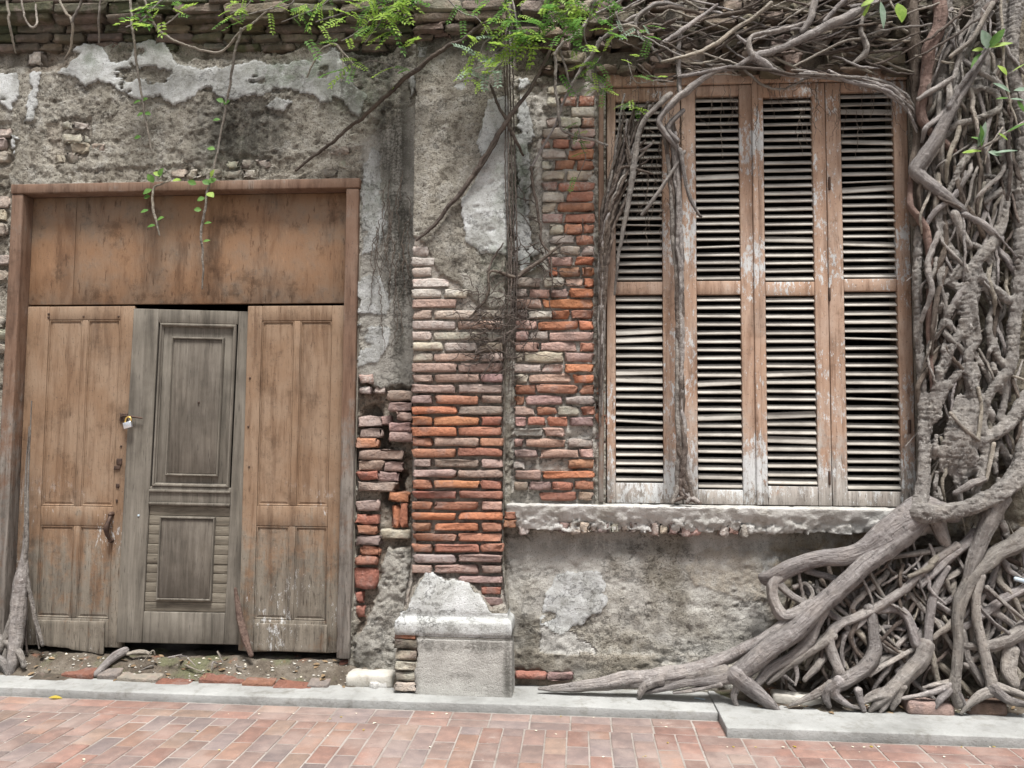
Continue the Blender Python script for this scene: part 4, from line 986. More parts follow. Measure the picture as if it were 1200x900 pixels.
# ------------------------------------------------------------------ louvred window
win = empty('louvred_window', ((VX0 + VX1) / 2, .05, VZ0), 'tall four-leaf louvred shutter window with peeling salmon paint and bleached slats', 'window')
YW = .045
wtop = Z(880, 99, YW)
box('head', VX0 + .001, VX1 - .001, YW - .012, YW + .075, wtop + .006, VZ1 + .001, M['shutter'], win, .005, .1, .002, 3)
leafpx = [(711, 721.5, 777, 799), (800, 817, 869, 884.5), (890.5, 898, 956, 972), (972.5, 990.5, 1053, 1070)]
slz = [(118, 330, 345, 566), (112, 329, 345, 574), (113, 330, 346, 570), (107, 326.5, 341, 576)]
br = {(0, 1): [4, 5, 9, 15], (1, 1): [10, 14], (2, 1): [9, 17], (1, 0): [10], (3, 0): [11, 12]}
GONE = set()
rs = random.Random(77)
for li, (a0, a1, a2, a3) in enumerate(leafpx):
    ys = YW + (.004 if li in (0, 3) else 0)
    x0, x1, x2, x3 = [X(q, 400, ys) for q in (a0, a1, a2, a3)]
    pxm = (a1 + a2) / 2
    zt, zm1, zm0, zb_ = [Z(pxm, q, ys) for q in slz[li]]
    zlo = VZ0 + .012; zhi = wtop
    m = MB()
    m.add(*gbox(x0, x1 - .0005, ys, ys + .042, zlo, zhi, .005, .1, .0015, li)); m.add(*gbox(x2 + .0005, x3 - .001, ys, ys + .042, zlo, zhi, .005, .1, .0015, li + 9))
    for (q0, q1) in ((zt, zhi), (zm0, zm1), (zlo, zb_)): m.add(*gbox(x1, x2, ys + .003, ys + .040, q0, q1, .004, .1, .001, li + 20))
    sh = m.build('shutter', M['shutter'], win)
    # the slats: one mesh for a leaf, each slat its own object
    sv, sf = gbox(-(x2 - x1) / 2 + .0015, (x2 - x1) / 2 - .0015, -.0205, .0205, -.0042, .0042, .003, .08, .0008, li)
    sme = mesh_of('slat', sv, sf, M['slat'])
    for s_, (za, zb2) in enumerate(((zm1, zt), (zb_, zm0))):
        n = 24 if s_ == 0 else 23; pt = (zt - zm1) / 24 if s_ == 0 else (zm0 - zb_) / 23
        for k in range(n):
            zc = (zt if s_ == 0 else zm0) - pt * (k + .5)
            if (li, s_, k) in GONE and rs.random() < .9: continue
            tl = 42 + rs.uniform(-3, 3); roll = rs.gauss(0, .22)
            if k in br.get((li, s_), ()) or rs.random() < .045: tl += rs.choice([-22, -14, 14, 22]); roll += rs.choice([-1.6, 1.6, 2.4, -2.4])
            put('slat', sme, sh, ((x1 + x2) / 2, ys + .021 + rs.uniform(-.002, .002), zc + rs.uniform(-.002, .002)), (rd(tl), rd(roll), 0))
# meeting bead between the two pairs
bx = X(887.3, 400, YW); v, f = gbox(bx - .016, bx + .016, YW - .014, YW + .012, VZ0 + .012, wtop + .02, .006, .1, .0012, 9); add('meeting_bead', v, f, M['shutter'], win)
for px, py in ((972, 215), (972, 345), (972, 560), (1066, 208), (1066, 500)):
    c = P(px, py, YW); v, f = gbox(c[0] - .006, c[0] + .006, YW - .008, YW + .01, c[2] - .04, c[2] + .04, .004, .03, .001, 3); add('hinge', v, f, M['iron'], win)
# post on the brick side of the window
v, f = gbox(X(701.5, 300, .0), X(707.5, 300, .0), -.012, .06, VZ0 + .02, Z(704, 112, 0), .006, .06, .004, 15, 20); add('side_post', v, f, M['frame'], win)

# ------------------------------------------------------------------ strangler fig: fused trunk lattice and roots
fig = empty('fig_tree', (float(P(1130, 830, -.3)[0]), -.2, ZK), 'grey strangler fig whose fused trunk and roots cover the end of the wall', 'tree')
lattice = [
    [(1106, -40, -.08, 15), (1104, 40, -.10, 15), (1102, 110, -.10, 14), (1097, 170, -.11, 12), (1088, 215, -.11, 10), (1078, 255, -.12, 9), (1075, 310, -.12, 10), (1076, 360, -.12, 9), (1079, 430, -.13, 8.5), (1082, 480, -.15, 9.5), (1083, 520, -.19, 12), (1083, 560, -.23, 12.5), (1078, 602, -.27, 19)],
    [(1152, -40, -.16, 11), (1146, 20, -.19, 9.5), (1132, 62, -.21, 8.5), (1120, 100, -.21, 7.5), (1112, 125, -.20, 7)],
    [(1160, 55, -.14, 10), (1150, 85, -.15, 14), (1140, 104, -.18, 13), (1120, 108, -.20, 6), (1145, 103, -.22, 5.5), (1166, 110, -.21, 7), (1170, 128, -.20, 7), (1148, 138, -.22, 6.5), (1118, 148, -.20, 8), (1108, 160, -.18, 8)],
    [(1120, 106, -.18, 7), (1116, 128, -.18, 7), (1122, 146, -.19, 7)],
    [(1198, -40, -.16, 16), (1188, 30, -.17, 15), (1184, 70, -.18, 14), (1190, 110, -.19, 14), (1200, 160, -.20, 16), (1199, 230, -.20, 17), (1197, 300, -.20, 14), (1192, 350, -.20, 12.5), (1187, 400, -.21, 13), (1184, 430, -.22, 12), (1170, 448, -.22, 11), (1156, 470, -.22, 10), (1151, 495, -.21, 9), (1155, 520, -.22, 10), (1152, 548, -.23, 10), (1144, 574, -.25, 9)],
    [(1182, 175, -.18, 7), (1180, 230, -.20, 9), (1172, 268, -.21, 12), (1156, 294, -.22, 12), (1141, 312, -.22, 11), (1136, 342, -.22, 13), (1131, 372, -.22, 12), (1136, 402, -.22, 11), (1132, 430, -.22, 11), (1140, 465, -.22, 13), (1137, 492, -.22, 18), (1129, 522, -.22, 19), (1124, 552, -.20, 15), (1134, 578, -.17, 8)],
    [(1098, 222, -.15, 9), (1098, 256, -.17, 10), (1106, 284, -.18, 11), (1121, 304, -.20, 11), (1135, 328, -.21, 10)],
    [(1178, 220, -.19, 8), (1152, 238, -.21, 6.5), (1128, 254, -.21, 7), (1106, 263, -.19, 8)], [(1142, 172, -.20, 6.5), (1124, 198, -.21, 7.5), (1113, 224, -.19, 6), (1108, 250, -.17, 6)],
    [(1176, 209, -.19, 6), (1142, 205, -.21, 4.5), (1124, 212, -.20, 5)], [(1146, 322, -.23, 8), (1164, 337, -.235, 9), (1182, 352, -.22, 10)],
    [(1128, 340, -.22, 8), (1112, 366, -.215, 7.5), (1097, 396, -.19, 5)], [(1127, 386, -.22, 10), (1111, 414, -.215, 10), (1101, 440, -.20, 9), (1093, 476, -.19, 10), (1087, 505, -.19, 9)],
    [(1120, 442, -.22, 8), (1106, 460, -.21, 8), (1095, 486, -.20, 9)], [(1132, 430, -.22, 9), (1116, 446, -.22, 9), (1104, 452, -.21, 7)],
    [(1143, 350, -.25, 4.5), (1144, 376, -.255, 5), (1147, 396, -.24, 5), (1140, 412, -.23, 5)], [(1166, 352, -.20, 4.5), (1156, 384, -.20, 5.5), (1164, 408, -.215, 7), (1175, 428, -.22, 8)],
    [(1205, 465, -.18, 15), (1188, 492, -.22, 13), (1170, 507, -.235, 13), (1154, 516, -.235, 9)], [(1202, 500, -.16, 18), (1198, 545, -.24, 19), (1172, 576, -.29, 19), (1138, 594, -.31, 17), (1104, 602, -.30, 18), (1076, 602, -.29, 22)],
    [(1112, 270, -.19, 6), (1128, 280, -.20, 6), (1150, 292, -.21, 6)], [(1100, 310, -.19, 8), (1118, 322, -.20, 9), (1132, 318, -.21, 8)], [(1098, 330, -.18, 9), (1115, 332, -.20, 10), (1128, 346, -.21, 8)],
    [(1163, 300, -.2, 7), (1166, 322, -.21, 6), (1160, 345, -.21, 5)], [(1140, 412, -.2, 6), (1152, 432, -.2, 6), (1163, 450, -.21, 6)], [(1175, 430, -.2, 8), (1178, 462, -.2, 7), (1172, 492, -.2, 7)],
    [(1178, 190, -.18, 9), (1160, 60, -.14, 7)], [(1164, 100, -.14, 12), (1172, 60, -.12, 10), (1172, -30, -.1, 9)], [(1126, 160, -.1, 8), (1120, 200, -.1, 10), (1112, 240, -.12, 9)],
    [(1198, 560, -.12, 14), (1182, 540, -.14, 10), (1170, 520, -.18, 8)], [(1180, 630, -.2, 8), (1170, 600, -.24, 9), (1178, 575, -.26, 9)],
]
tb_ = TB()
for k, L in enumerate(lattice): tb_.add(tube(*trace(L, .72, 0, .57), 10, 300 + k, .14, .16, .012, .10))
rk = random.Random(5)
for k in range(46):                                      # knots and folds where roots have grown together
    px = rk.uniform(1096, 1172); py = rk.uniform(290, 575); a = rk.uniform(-.5, .5); ln = rk.uniform(12, 34)
    L = [(px, py, -.19 - rk.random() * .04, rk.uniform(2, 4.5)), (px + math.sin(a) * ln * .5 + rk.uniform(-3, 3), py + ln * .5, -.21 - rk.random() * .035, rk.uniform(3, 6)), (px + math.sin(a) * ln, py + ln, -.19 - rk.random() * .03, rk.uniform(2, 4))]
    tb_.add(tube(*trace(L, .72, 0, .75), 7, 400 + k, .15, .2, .010, .1))
for k in range(22):                                      # drapery of folds above the dark hollow
    q = k / 21; px = 1108 + 34 * q; L = [(px + 12, 462 + 12 * rk.random(), -.225, 2.2), (px, 505 + 10 * rk.random(), -.245 - .03 * math.sin(q * 3.1), 3.0), (px - 6 + 10 * q, 535 + 12 * rk.random(), -.24, 2.6), (px + 4, 560 - 10 * abs(q - .4), -.20, 1.8)]
    tb_.add(tube(*trace(L, .72, 0, .85), 7, 460 + k, .15, .2, .010, .1))
v = np.concatenate(tb_.v); f = np.concatenate(tb_.f)
tmp = bpy.data.objects.new('tmp', mesh_of('tmp', v, f)); C.link(tmp)
md = tmp.modifiers.new('r', 'REMESH'); md.mode = 'VOXEL'; md.voxel_size = .0065; md.use_smooth_shade = True
ms = tmp.modifiers.new('s', 'SMOOTH'); ms.factor = .5; ms.iterations = 1
dg = bpy.context.evaluated_depsgraph_get(); me = bpy.data.meshes.new_from_object(tmp.evaluated_get(dg))
bpy.data.objects.remove(tmp)
nv = len(me.vertices); co = np.empty(nv * 3); me.vertices.foreach_get('co', co); co = co.reshape(-1, 3); nr = np.empty(nv * 3); me.vertices.foreach_get('normal', nr); nr = nr.reshape(-1, 3)
hh = .006 * fbm(co[:, 0] * 45 + co[:, 1] * 37, co[:, 2] * 22, 4, 501, .6) - .007 * (1 - sstep(0, .10, np.abs(fbm(co[:, 0] * 30 + co[:, 1] * 23, co[:, 2] * 9, 3, 511)))) - .005 * (1 - sstep(0, .10, np.abs(fbm(co[:, 0] * 7 + co[:, 1] * 5, co[:, 2] * 34, 3, 521))))
me.vertices.foreach_set('co', (co + nr * hh[:, None]).ravel()); me.name = 'trunk'; me.materials.clear(); me.materials.append(M['trunk'])
me.polygons.foreach_set('use_smooth', np.ones(len(me.polygons), bool))
put('trunk', me, fig)

def root(L, mat='bark', sides=9, lump=.22, wob=.16, name='root', parent=None, seed=None, k=1.0, d=0.0, q=1.0, fl=0.0):
    rc[0] += 1
    return TB().add(tube(*trace(L, k, d, q), sides, seed or rc[0] + 20, lump, wob, ridge=.13, flare=fl)).build(name, M[mat], parent or fig)
rc = [0]
fan = [
    [(1118, 601, -.26, 15), (1080, 598, -.285, 23), (1040, 624, -.32, 22), (1002, 649, -.34, 15), (960, 655, -.33, 13.5), (922, 667, -.30, 14.5), (904, 677, -.26, 15), (896, 677, -.21, 11)],
    [(920, 668, -.29, 11), (906, 684, -.31, 10), (908, 704, -.33, 9), (920, 722, -.36, 11), (945, 714, -.385, 12), (968, 704, -.40, 11)],
    [(1085, 600, -.28, 20), (1046, 638, -.35, 20), (1012, 665, -.40, 17), (975, 699, -.43, 17), (936, 734, -.455, 18), (900, 760, -.47, 19), (872, 784, -.46, 18), (846, 796, -.42, 12), (805, 801, -.37, 8), (775, 808, -.345, 6), (750, 813, -.325, 3)],
    [(862, 790, -.46, 13), (880, 806, -.49, 12), (896, 820, -.51, 11), (906, 829, -.52, 9), (913, 834, -.525, 5)],
    [(930, 722, -.37, 8), (900, 745, -.345, 9.5), (862, 767, -.32, 11), (830, 781, -.305, 12), (790, 790, -.285, 13), (740, 795, -.27, 12), (695, 802, -.26, 9), (655, 806, -.25, 6.5), (632, 807, -.245, 3)],
    [(850, 785, -.36, 8), (815, 793, -.335, 10), (778, 798, -.315, 8), (730, 804, -.295, 5.5), (680, 808, -.28, 4), (645, 809, -.27, 2)], [(775, 797, -.33, 7), (757, 803, -.345, 7), (751, 812, -.35, 6), (749, 818, -.35, 3)],
    [(845, 800, -.43, 5), (815, 808, -.40, 4), (790, 812, -.38, 2.5)], [(866, 800, -.45, 5), (860, 815, -.46, 5), (863, 826, -.46, 4)],
    [(1166, 582, -.30, 14), (1157, 612, -.34, 13), (1148, 638, -.38, 11), (1140, 664, -.41, 10), (1134, 690, -.42, 8)],
    [(1205, 626, -.28, 11), (1186, 640, -.33, 12.5), (1164, 652, -.38, 12.5), (1144, 674, -.42, 12.5), (1130, 697, -.44, 11), (1122, 722, -.46, 9.5), (1122, 755, -.49, 8), (1120, 785, -.52, 8), (1117, 806, -.54, 10), (1122, 826, -.555, 7)],
    [(1117, 802, -.53, 6), (1092, 812, -.54, 5), (1066, 817, -.54, 4), (1050, 819, -.54, 2)], [(1116, 806, -.54, 6), (1102, 820, -.555, 5.5), (1097, 829, -.56, 3)], [(1120, 812, -.545, 6), (1130, 825, -.56, 4), (1136, 832, -.56, 2)], [(1112, 800, -.52, 4), (1094, 803, -.52, 3.5), (1082, 806, -.52, 2)],
    [(1146, 674, -.42, 8), (1143, 702, -.45, 7.5), (1148, 742, -.48, 7), (1157, 780, -.52, 8), (1163, 807, -.545, 8.5), (1150, 815, -.56, 7.5), (1136, 826, -.57, 5.5), (1127, 836, -.57, 3)], [(1163, 806, -.54, 8), (1180, 819, -.555, 6.5), (1202, 826, -.555, 5.5)], [(1166, 804, -.53, 6), (1188, 810, -.53, 5.5), (1206, 817, -.53, 5)],
    [(1018, 712, -.33, 7), (1022, 735, -.37, 9), (1024, 762, -.42, 11.5), (1013, 783, -.465, 12), (992, 796, -.49, 12), (974, 806, -.51, 11), (968, 816, -.53, 8), (972, 828, -.54, 4)], [(985, 800, -.50, 9), (978, 812, -.53, 8), (988, 822, -.54, 6), (1000, 829, -.545, 3)], [(975, 804, -.50, 8), (955, 814, -.51, 6), (938, 822, -.52, 4), (925, 827, -.52, 2)], [(972, 812, -.53, 5), (992, 826, -.54, 4), (1008, 830, -.545, 3)],
    [(1085, 756, -.42, 10), (1076, 775, -.455, 12), (1060, 794, -.49, 12.5), (1044, 810, -.52, 12), (1030, 822, -.535, 9), (1020, 833, -.54, 4)], [(1052, 802, -.50, 9), (1050, 818, -.53, 7), (1046, 831, -.54, 4)], [(1040, 812, -.52, 8), (1022, 816, -.53, 7), (1010, 824, -.54, 4)], [(1042, 812, -.53, 7), (1038, 826, -.54, 5), (1032, 835, -.545, 3)],
    [(1028, 714, -.31, 6), (1052, 714, -.33, 7), (1065, 728, -.37, 7.5), (1074, 755, -.42, 9)], [(1110, 664, -.32, 5), (1096, 690, -.35, 6.5), (1090, 722, -.38, 7), (1087, 752, -.42, 7)],
    [(1122, 640, -.30, 6), (1092, 660, -.33, 6.5), (1066, 685, -.34, 7), (1040, 705, -.35, 8), (1010, 722, -.365, 8), (985, 731, -.37, 8), (972, 746, -.39, 9), (975, 766, -.41, 9), (985, 788, -.46, 8)],
    [(1146, 628, -.27, 9), (1122, 646, -.30, 8), (1102, 664, -.33, 6.5), (1078, 686, -.345, 6)], [(1097, 604, -.28, 11), (1105, 628, -.27, 10), (1114, 646, -.26, 7)], [(1118, 642, -.26, 5), (1088, 647, -.26, 6.5), (1060, 651, -.25, 5), (1040, 655, -.24, 3)],
    [(962, 714, -.37, 11), (948, 752, -.405, 10), (926, 770, -.425, 9), (902, 785, -.45, 9), (888, 800, -.47, 7)], [(975, 742, -.39, 7), (958, 757, -.41, 7), (938, 769, -.42, 7), (912, 790, -.44, 6), (900, 800, -.45, 4)],
    [(1203, 688, -.30, 6), (1178, 700, -.34, 8), (1150, 720, -.36, 8), (1130, 735, -.37, 6)], [(1206, 732, -.40, 9), (1182, 748, -.425, 10), (1160, 756, -.42, 8), (1130, 758, -.40, 6)], [(1156, 688, -.44, 3), (1178, 708, -.45, 3.2), (1202, 728, -.46, 3)], [(1148, 712, -.46, 3), (1165, 730, -.46, 3), (1182, 742, -.45, 3)],
    [(1126, 740, -.36, 6), (1135, 774, -.40, 7), (1152, 800, -.45, 8)], [(1132, 780, -.39, 5), (1150, 766, -.39, 5), (1172, 758, -.40, 5)], [(1185, 760, -.38, 9), (1182, 785, -.42, 11), (1188, 800, -.45, 9)],
    [(912, 684, -.30, 5), (930, 700, -.31, 6), (948, 708, -.33, 7), (960, 712, -.35, 6)], [(930, 688, -.30, 3), (944, 684, -.30, 3.5), (952, 696, -.32, 3.5), (945, 708, -.33, 3.5)], [(945, 668, -.26, 4), (965, 674, -.27, 5), (985, 678, -.30, 5), (1000, 672, -.33, 5)], [(968, 652, -.26, 3), (985, 655, -.26, 2.5), (1000, 654, -.26, 2)],
    [(990, 745, -.35, 3.5), (1004, 735, -.37, 4), (1018, 722, -.36, 4)], [(990, 745, -.36, 3), (986, 765, -.38, 3), (990, 782, -.40, 2.5)], [(995, 742, -.36, 2.5), (1003, 770, -.38, 2.5), (1006, 786, -.41, 2)], [(1018, 790, -.43, 4), (1045, 775, -.42, 4), (1072, 760, -.40, 4)],
    [(1028, 750, -.34, 4), (1045, 762, -.35, 5), (1062, 768, -.38, 5)], [(1020, 745, -.32, 4), (1038, 735, -.31, 3.5), (1060, 738, -.32, 3)], [(1092, 725, -.33, 4), (1110, 735, -.34, 5), (1125, 742, -.36, 5)], [(1098, 708, -.32, 4), (1114, 718, -.34, 4.5), (1128, 728, -.36, 4)],
    [(1005, 808, -.53, 5), (1008, 820, -.54, 5), (1012, 833, -.545, 4)], [(896, 785, -.44, 4), (918, 792, -.43, 3.5), (930, 800, -.43, 2)], [(930, 775, -.42, 3.5), (934, 790, -.43, 3), (932, 803, -.44, 2)],
    [(1010, 655, -.30, 3), (1030, 690, -.30, 4), (1040, 705, -.32, 4)],
]
for k_, L in enumerate(fan): root(L, 'bark', 14, k=.50, d=-.02, q=.58 if k_ == 2 else (.66 if k_ == 0 else .64), fl=.5 if k_ > 2 else 0)
# reddish and pale roots that cross the trunk
for L, mt in [([(1102, -20, -.20, 9), (1099, 30, -.20, 9), (1089, 55, -.20, 8.5), (1084, 100, -.19, 7), (1080, 135, -.18, 6), (1088, 150, -.19, 5), (1105, 166, -.19, 4.5), (1118, 178, -.18, 3.5)], 'barkred'),
              ([(1066, -20, -.12, 9), (1070, 40, -.12, 8), (1072, 100, -.10, 6), (1074, 160, -.10, 5), (1072, 200, -.11, 7), (1072, 260, -.12, 6)], 'barkdark'),
              ([(1156, 58, -.26, 3.5), (1136, 95, -.265, 4), (1113, 130, -.25, 6), (1096, 163, -.23, 7), (1080, 187, -.21, 8), (1073, 200, -.21, 7.5), (1086, 213, -.21, 7.5), (1106, 229, -.21, 6.5), (1128, 245, -.21, 5)], 'bark'),
              ([(1163, 4, -.25, 3), (1140, 44, -.26, 3), (1114, 67, -.25, 2.5)], 'barkpale'), ([(1076, 116, -.24, 2.5), (1095, 104, -.25, 3.2), (1116, 92, -.25, 3)], 'bark'), ([(1112, 98, -.24, 3.5), (1113, 115, -.25, 3.5), (1112, 130, -.24, 3)], 'bark'),
              ([(1068, 205, -.13, 3), (1066, 240, -.17, 4), (1078, 258, -.17, 4.5), (1087, 276, -.17, 4.5), (1090, 310, -.17, 3.5), (1089, 370, -.16, 3), (1090, 430, -.16, 3.2), (1094, 470, -.17, 3)], 'barkred'),
              ([(1115, 42, -.16, 2.2), (1130, 36, -.16, 2), (1140, 30, -.15, 2)], 'barkpale'), ([(1114, 52, -.16, 2.2), (1134, 58, -.15, 2), (1150, 48, -.15, 2)], 'barkpale'), ([(1146, 252, -.22, 2.5), (1150, 232, -.23, 2.5), (1154, 214, -.22, 2)], 'barkpale'),
              ([(1172, 280, -.21, 4), (1150, 262, -.22, 4.5), (1130, 252, -.22, 4)], 'bark'), ([(1118, 250, -.22, 5), (1126, 272, -.21, 5), (1135, 288, -.20, 4)], 'bark'),
              ([(1114, 484, -.27, 2.2), (1130, 502, -.275, 2.2), (1147, 516, -.26, 2)], 'barkpale'), ([(1165, 520, -.26, 2.4), (1160, 545, -.27, 2.2), (1156, 562, -.27, 2)], 'barkpale'), ([(1146, 455, -.26, 2.2), (1150, 480, -.26, 2), (1146, 515, -.26, 2)], 'barkpale'),
              ([(1120, 578, -.27, 3), (1138, 568, -.28, 4.5), (1152, 562, -.27, 4)], 'bark')]: root(L, mt, 8, k=.74, d=-.005)
# roots over the window head
head = [
    [(1030, 5, -.16, 9), (1002, 15, -.19, 11), (976, 28, -.20, 11), (950, 40, -.20, 10), (922, 54, -.20, 8.5), (900, 62, -.20, 8.5), (885, 66, -.20, 9), (872, 73, -.20, 7), (858, 80, -.20, 6), (842, 82, -.20, 6), (825, 92, -.19, 7.5), (805, 108, -.20, 8.5), (790, 119, -.20, 8), (778, 131, -.20, 7), (772, 141, -.20, 6.5), (775, 152, -.19, 6.5), (785, 165, -.17, 6), (796, 178, -.14, 5.5)],
    [(882, 64, -.20, 9), (895, 74, -.20, 9), (905, 82, -.19, 7.5), (922, 87, -.18, 5), (960, 90, -.16, 4), (1000, 95, -.15, 4.5), (1030, 102, -.13, 5), (1055, 115, -.12, 4.5), (1074, 132, -.11, 3)], [(882, 66, -.21, 8), (878, 50, -.22, 7), (884, 41, -.21, 5), (905, 37, -.20, 4.5), (932, 30, -.19, 4.5), (950, 24, -.18, 4)], [(878, 52, -.21, 5), (868, 46, -.21, 4), (864, 42, -.21, 3)],
    [(797, 35, -.15, 5), (795, 66, -.17, 6.5), (796, 90, -.18, 5.5), (797, 112, -.19, 5)], [(776, 72, -.19, 3.5), (800, 66, -.20, 4), (822, 60, -.20, 4.5), (845, 48, -.20, 5.5), (860, 35, -.20, 5.5), (880, 22, -.19, 4.5), (904, 4, -.18, 5)], [(776, 52, -.18, 5), (798, 37, -.19, 6), (818, 23, -.19, 5), (840, 6, -.19, 4)],
    [(840, 19, -.18, 4), (860, 15, -.18, 5), (878, 10, -.17, 5), (886, -10, -.16, 5)], [(796, 90, -.20, 4.5), (830, 84, -.21, 4.5), (856, 78, -.21, 4)], [(790, 90, -.19, 3), (840, 80, -.21, 4), (890, 81, -.21, 4), (930, 88, -.19, 3.5)], [(1012, 8, -.18, 7), (1009, 34, -.19, 6.5), (1015, 52, -.19, 7), (1012, 64, -.18, 7), (1000, 74, -.17, 4)],
    [(1010, 45, -.19, 3), (985, 50, -.19, 3), (950, 68, -.19, 3), (930, 78, -.19, 2.5)], [(776, 74, -.17, 3), (762, 52, -.17, 3.5), (747, 38, -.17, 4), (748, 20, -.18, 5), (772, 4, -.18, 5), (800, 8, -.18, 4)], [(770, 10, -.19, 4), (790, 8, -.19, 4.5), (820, 16, -.19, 4)],
    [(715, 42, -.12, 5), (735, 24, -.14, 5), (760, 14, -.15, 4)], [(700, 50, -.14, 4), (722, 34, -.15, 5), (746, 26, -.16, 5)], [(752, 30, -.18, 3), (768, 36, -.18, 3), (790, 25, -.18, 3)], [(985, 78, -.12, 3), (1010, 64, -.12, 3.5), (1040, 60, -.12, 3.5), (1064, 56, -.1, 3)],
    [(990, 35, -.13, 3), (1020, 44, -.13, 3.5), (1060, 48, -.12, 3), (1078, 40, -.1, 3)], [(1066, 10, -.12, 3), (1040, 22, -.13, 3.5), (1005, 30, -.15, 3)], [(905, 66, -.16, 2.5), (925, 76, -.16, 3), (942, 84, -.16, 2)], [(940, 36, -.19, 7), (952, 16, -.19, 8), (958, -10, -.18, 8)], [(965, 25, -.2, 6), (985, 5, -.2, 6), (1000, -12, -.19, 6)],
]
rk = random.Random(3)
for L in head: root(L, 'bark' if L[0][3] > 4.2 else rk.choice(['barkpale', 'bark', 'barkdark']), 8, .2, .3, q=.50)
rk = random.Random(19)
for k in range(10):                                       # bundle of cords falling to the right jamb
    o_ = rk.uniform(-6, 6); root([(915 + rk.uniform(-10, 60), 84 + rk.uniform(-3, 3), -.19, 1.6), (990, 92 + o_ * .5, -.175 + rk.uniform(-.01, .01), 2.0), (1030, 100 + o_, -.15, 2.2), (1058, 116 + o_ * 1.5, -.12, 2.2), (1074, 142 + o_ * 2.5, -.10, 1.6)], rk.choice(['bark', 'barkdark']), 6, .1, .5)
for k in range(120):                                       # thin cords woven through the head
    px = rk.uniform(700, 1075); py = rk.uniform(-5, 78); a = rk.choice([-1, 1]) * rk.uniform(.15, .9); ln = rk.uniform(30, 110); y0 = -rk.uniform(.07, .19)
    root([(px, py, y0, rk.uniform(.8, 1.4)), (px + ln * .5, py - ln * .5 * math.tan(a) * .6 + rk.uniform(-6, 6), y0 - .02, rk.uniform(1.0, 2.2)), (px + ln, min(88, py - ln * math.tan(a) * .6), y0 + .01, rk.uniform(.6, 1.2))], rk.choice(['bark', 'barkpale', 'barkdark', 'barkdark']), 5, .1, .7)
# roots that came down over the shutters
root([(785, 112, -.20, 4.2), (766, 128, -.22, 3.6), (750, 152, -.21, 3.4), (743, 195, -.19, 3.6), (735, 245, -.17, 2.8), (725, 300, -.13, 2.2), (720, 345, -.08, 1.6)], 'bark', 7)
root([(802, 178, -.14, 2.5), (785, 205, -.13, 2.4), (765, 235, -.12, 2.2), (752, 252, -.10, 1.8)], 'bark', 6); root([(797, 176, -.16, 3), (806, 225, -.13, 2.4), (818, 250, -.09, 1.8), (822, 254, -.06, 1.2)], 'bark', 6); root([(793, 165, -.17, 3.5), (782, 150, -.17, 3.5), (800, 130, -.17, 3)], 'bark', 6)
for k in range(7):
    o_ = rk.uniform(-6, 6); o2 = rk.uniform(-5, 5)
    root([(784 + o_, 150 + rk.uniform(-10, 10), -.14, 2.4), (789 + o_, 205, -.10 - rk.uniform(0, .03), 2.6), (793 + o2, 280, -.07 - rk.uniform(0, .03), 2.6), (796 + o_ * .5, 360, -.05 - rk.uniform(0, .03), 2.8), (796 + o2 * .6, 450, -.05 - rk.uniform(0, .03), 2.8), (799 + o_ * .6, 530, -.06 - rk.uniform(0, .03), 3.2), (800 + o2 * 2.0, 575, -.07, 3.4), (801 + o_ * 3.2, 589, -.085, 2.2)], rk.choice(['bark', 'bark', 'barkdark']), 7, .16, .5)
for k in range(26):                                       # mat of rootlets along the brick-side jamb
    o_ = rk.gauss(0, 3.5); top = rk.uniform(110, 210)
    root([(745 + rk.uniform(-18, 22), top, -.13 - rk.uniform(0, .05), 1.3), (728 + o_ * 2.2, 205 + rk.uniform(-15, 15), -.11 - rk.uniform(0, .04), 1.8), (711 + o_ * 1.3, 260 + rk.uniform(-15, 15), -.07 - rk.uniform(0, .04), 2.0), (706 + o_ * .7, 330, -.045 - rk.uniform(0, .03), 1.9), (705 + o_ * .55, 400, -.04 - rk.uniform(0, .02), 1.5), (704 + o_ * .45, rk.uniform(430, 500), -.03, .8)], rk.choice(['barkdark', 'barkdark', 'bark']), 5, .1, .6)
for k in range(150):                                       # strands woven over and through the trunk
    px = rk.uniform(1088, 1192); py = rk.uniform(-10, 520); ln = rk.uniform(45, 130); a = rk.choice([-1, 1]) * abs(rk.gauss(.25, .3)); r0 = rk.choice([1.2, 1.5, 2, 2.6, 3.4]); y0 = rk.uniform(-.175, -.09)
    ex = min(1215, max(1080, px + math.sin(a) * ln)); ey = min(600, py + math.cos(a) * ln)
    root([(px, py, y0 + .03, r0), (px + (ex - px) * .3 + rk.uniform(-7, 7), py + (ey - py) * .33, y0, r0 * 1.1), (px + (ex - px) * .7 + rk.uniform(-7, 7), py + (ey - py) * .66, y0 - .01, r0), (ex, ey, y0 + .035, r0 * .7)], rk.choice(['bark', 'bark', 'barkpale', 'barkdark']), 7, .2, .45)
for k in range(190):                                       # slimmer roots through the fan
    px = rk.uniform(930, 1200); py = rk.uniform(635, 760); r0 = rk.choice([1.5, 2, 2.6, 3.4, 4.2]); y0 = rk.uniform(-.20, -.06); a = rk.choice([-1, 1]) * rk.uniform(.2, 1.1); ln = rk.uniform(40, 110)
    if py < 690 - (px - 915) * .25: continue
    ex = px - math.sin(a) * ln; ey = min(824, py + math.cos(a) * ln)
    if ex < 915: continue
    root([(px, py, y0 + .05, r0), (px + (ex - px) * .3 + rk.uniform(-9, 9), py + (ey - py) * .33, y0, r0 * 1.1), (px + (ex - px) * .7 + rk.uniform(-9, 9), py + (ey - py) * .66, y0 - .02, r0), (ex, ey, y0 - .02, r0 * .7)], rk.choice(['bark', 'bark', 'barkpale', 'barkdark']), 7, .22, .4)
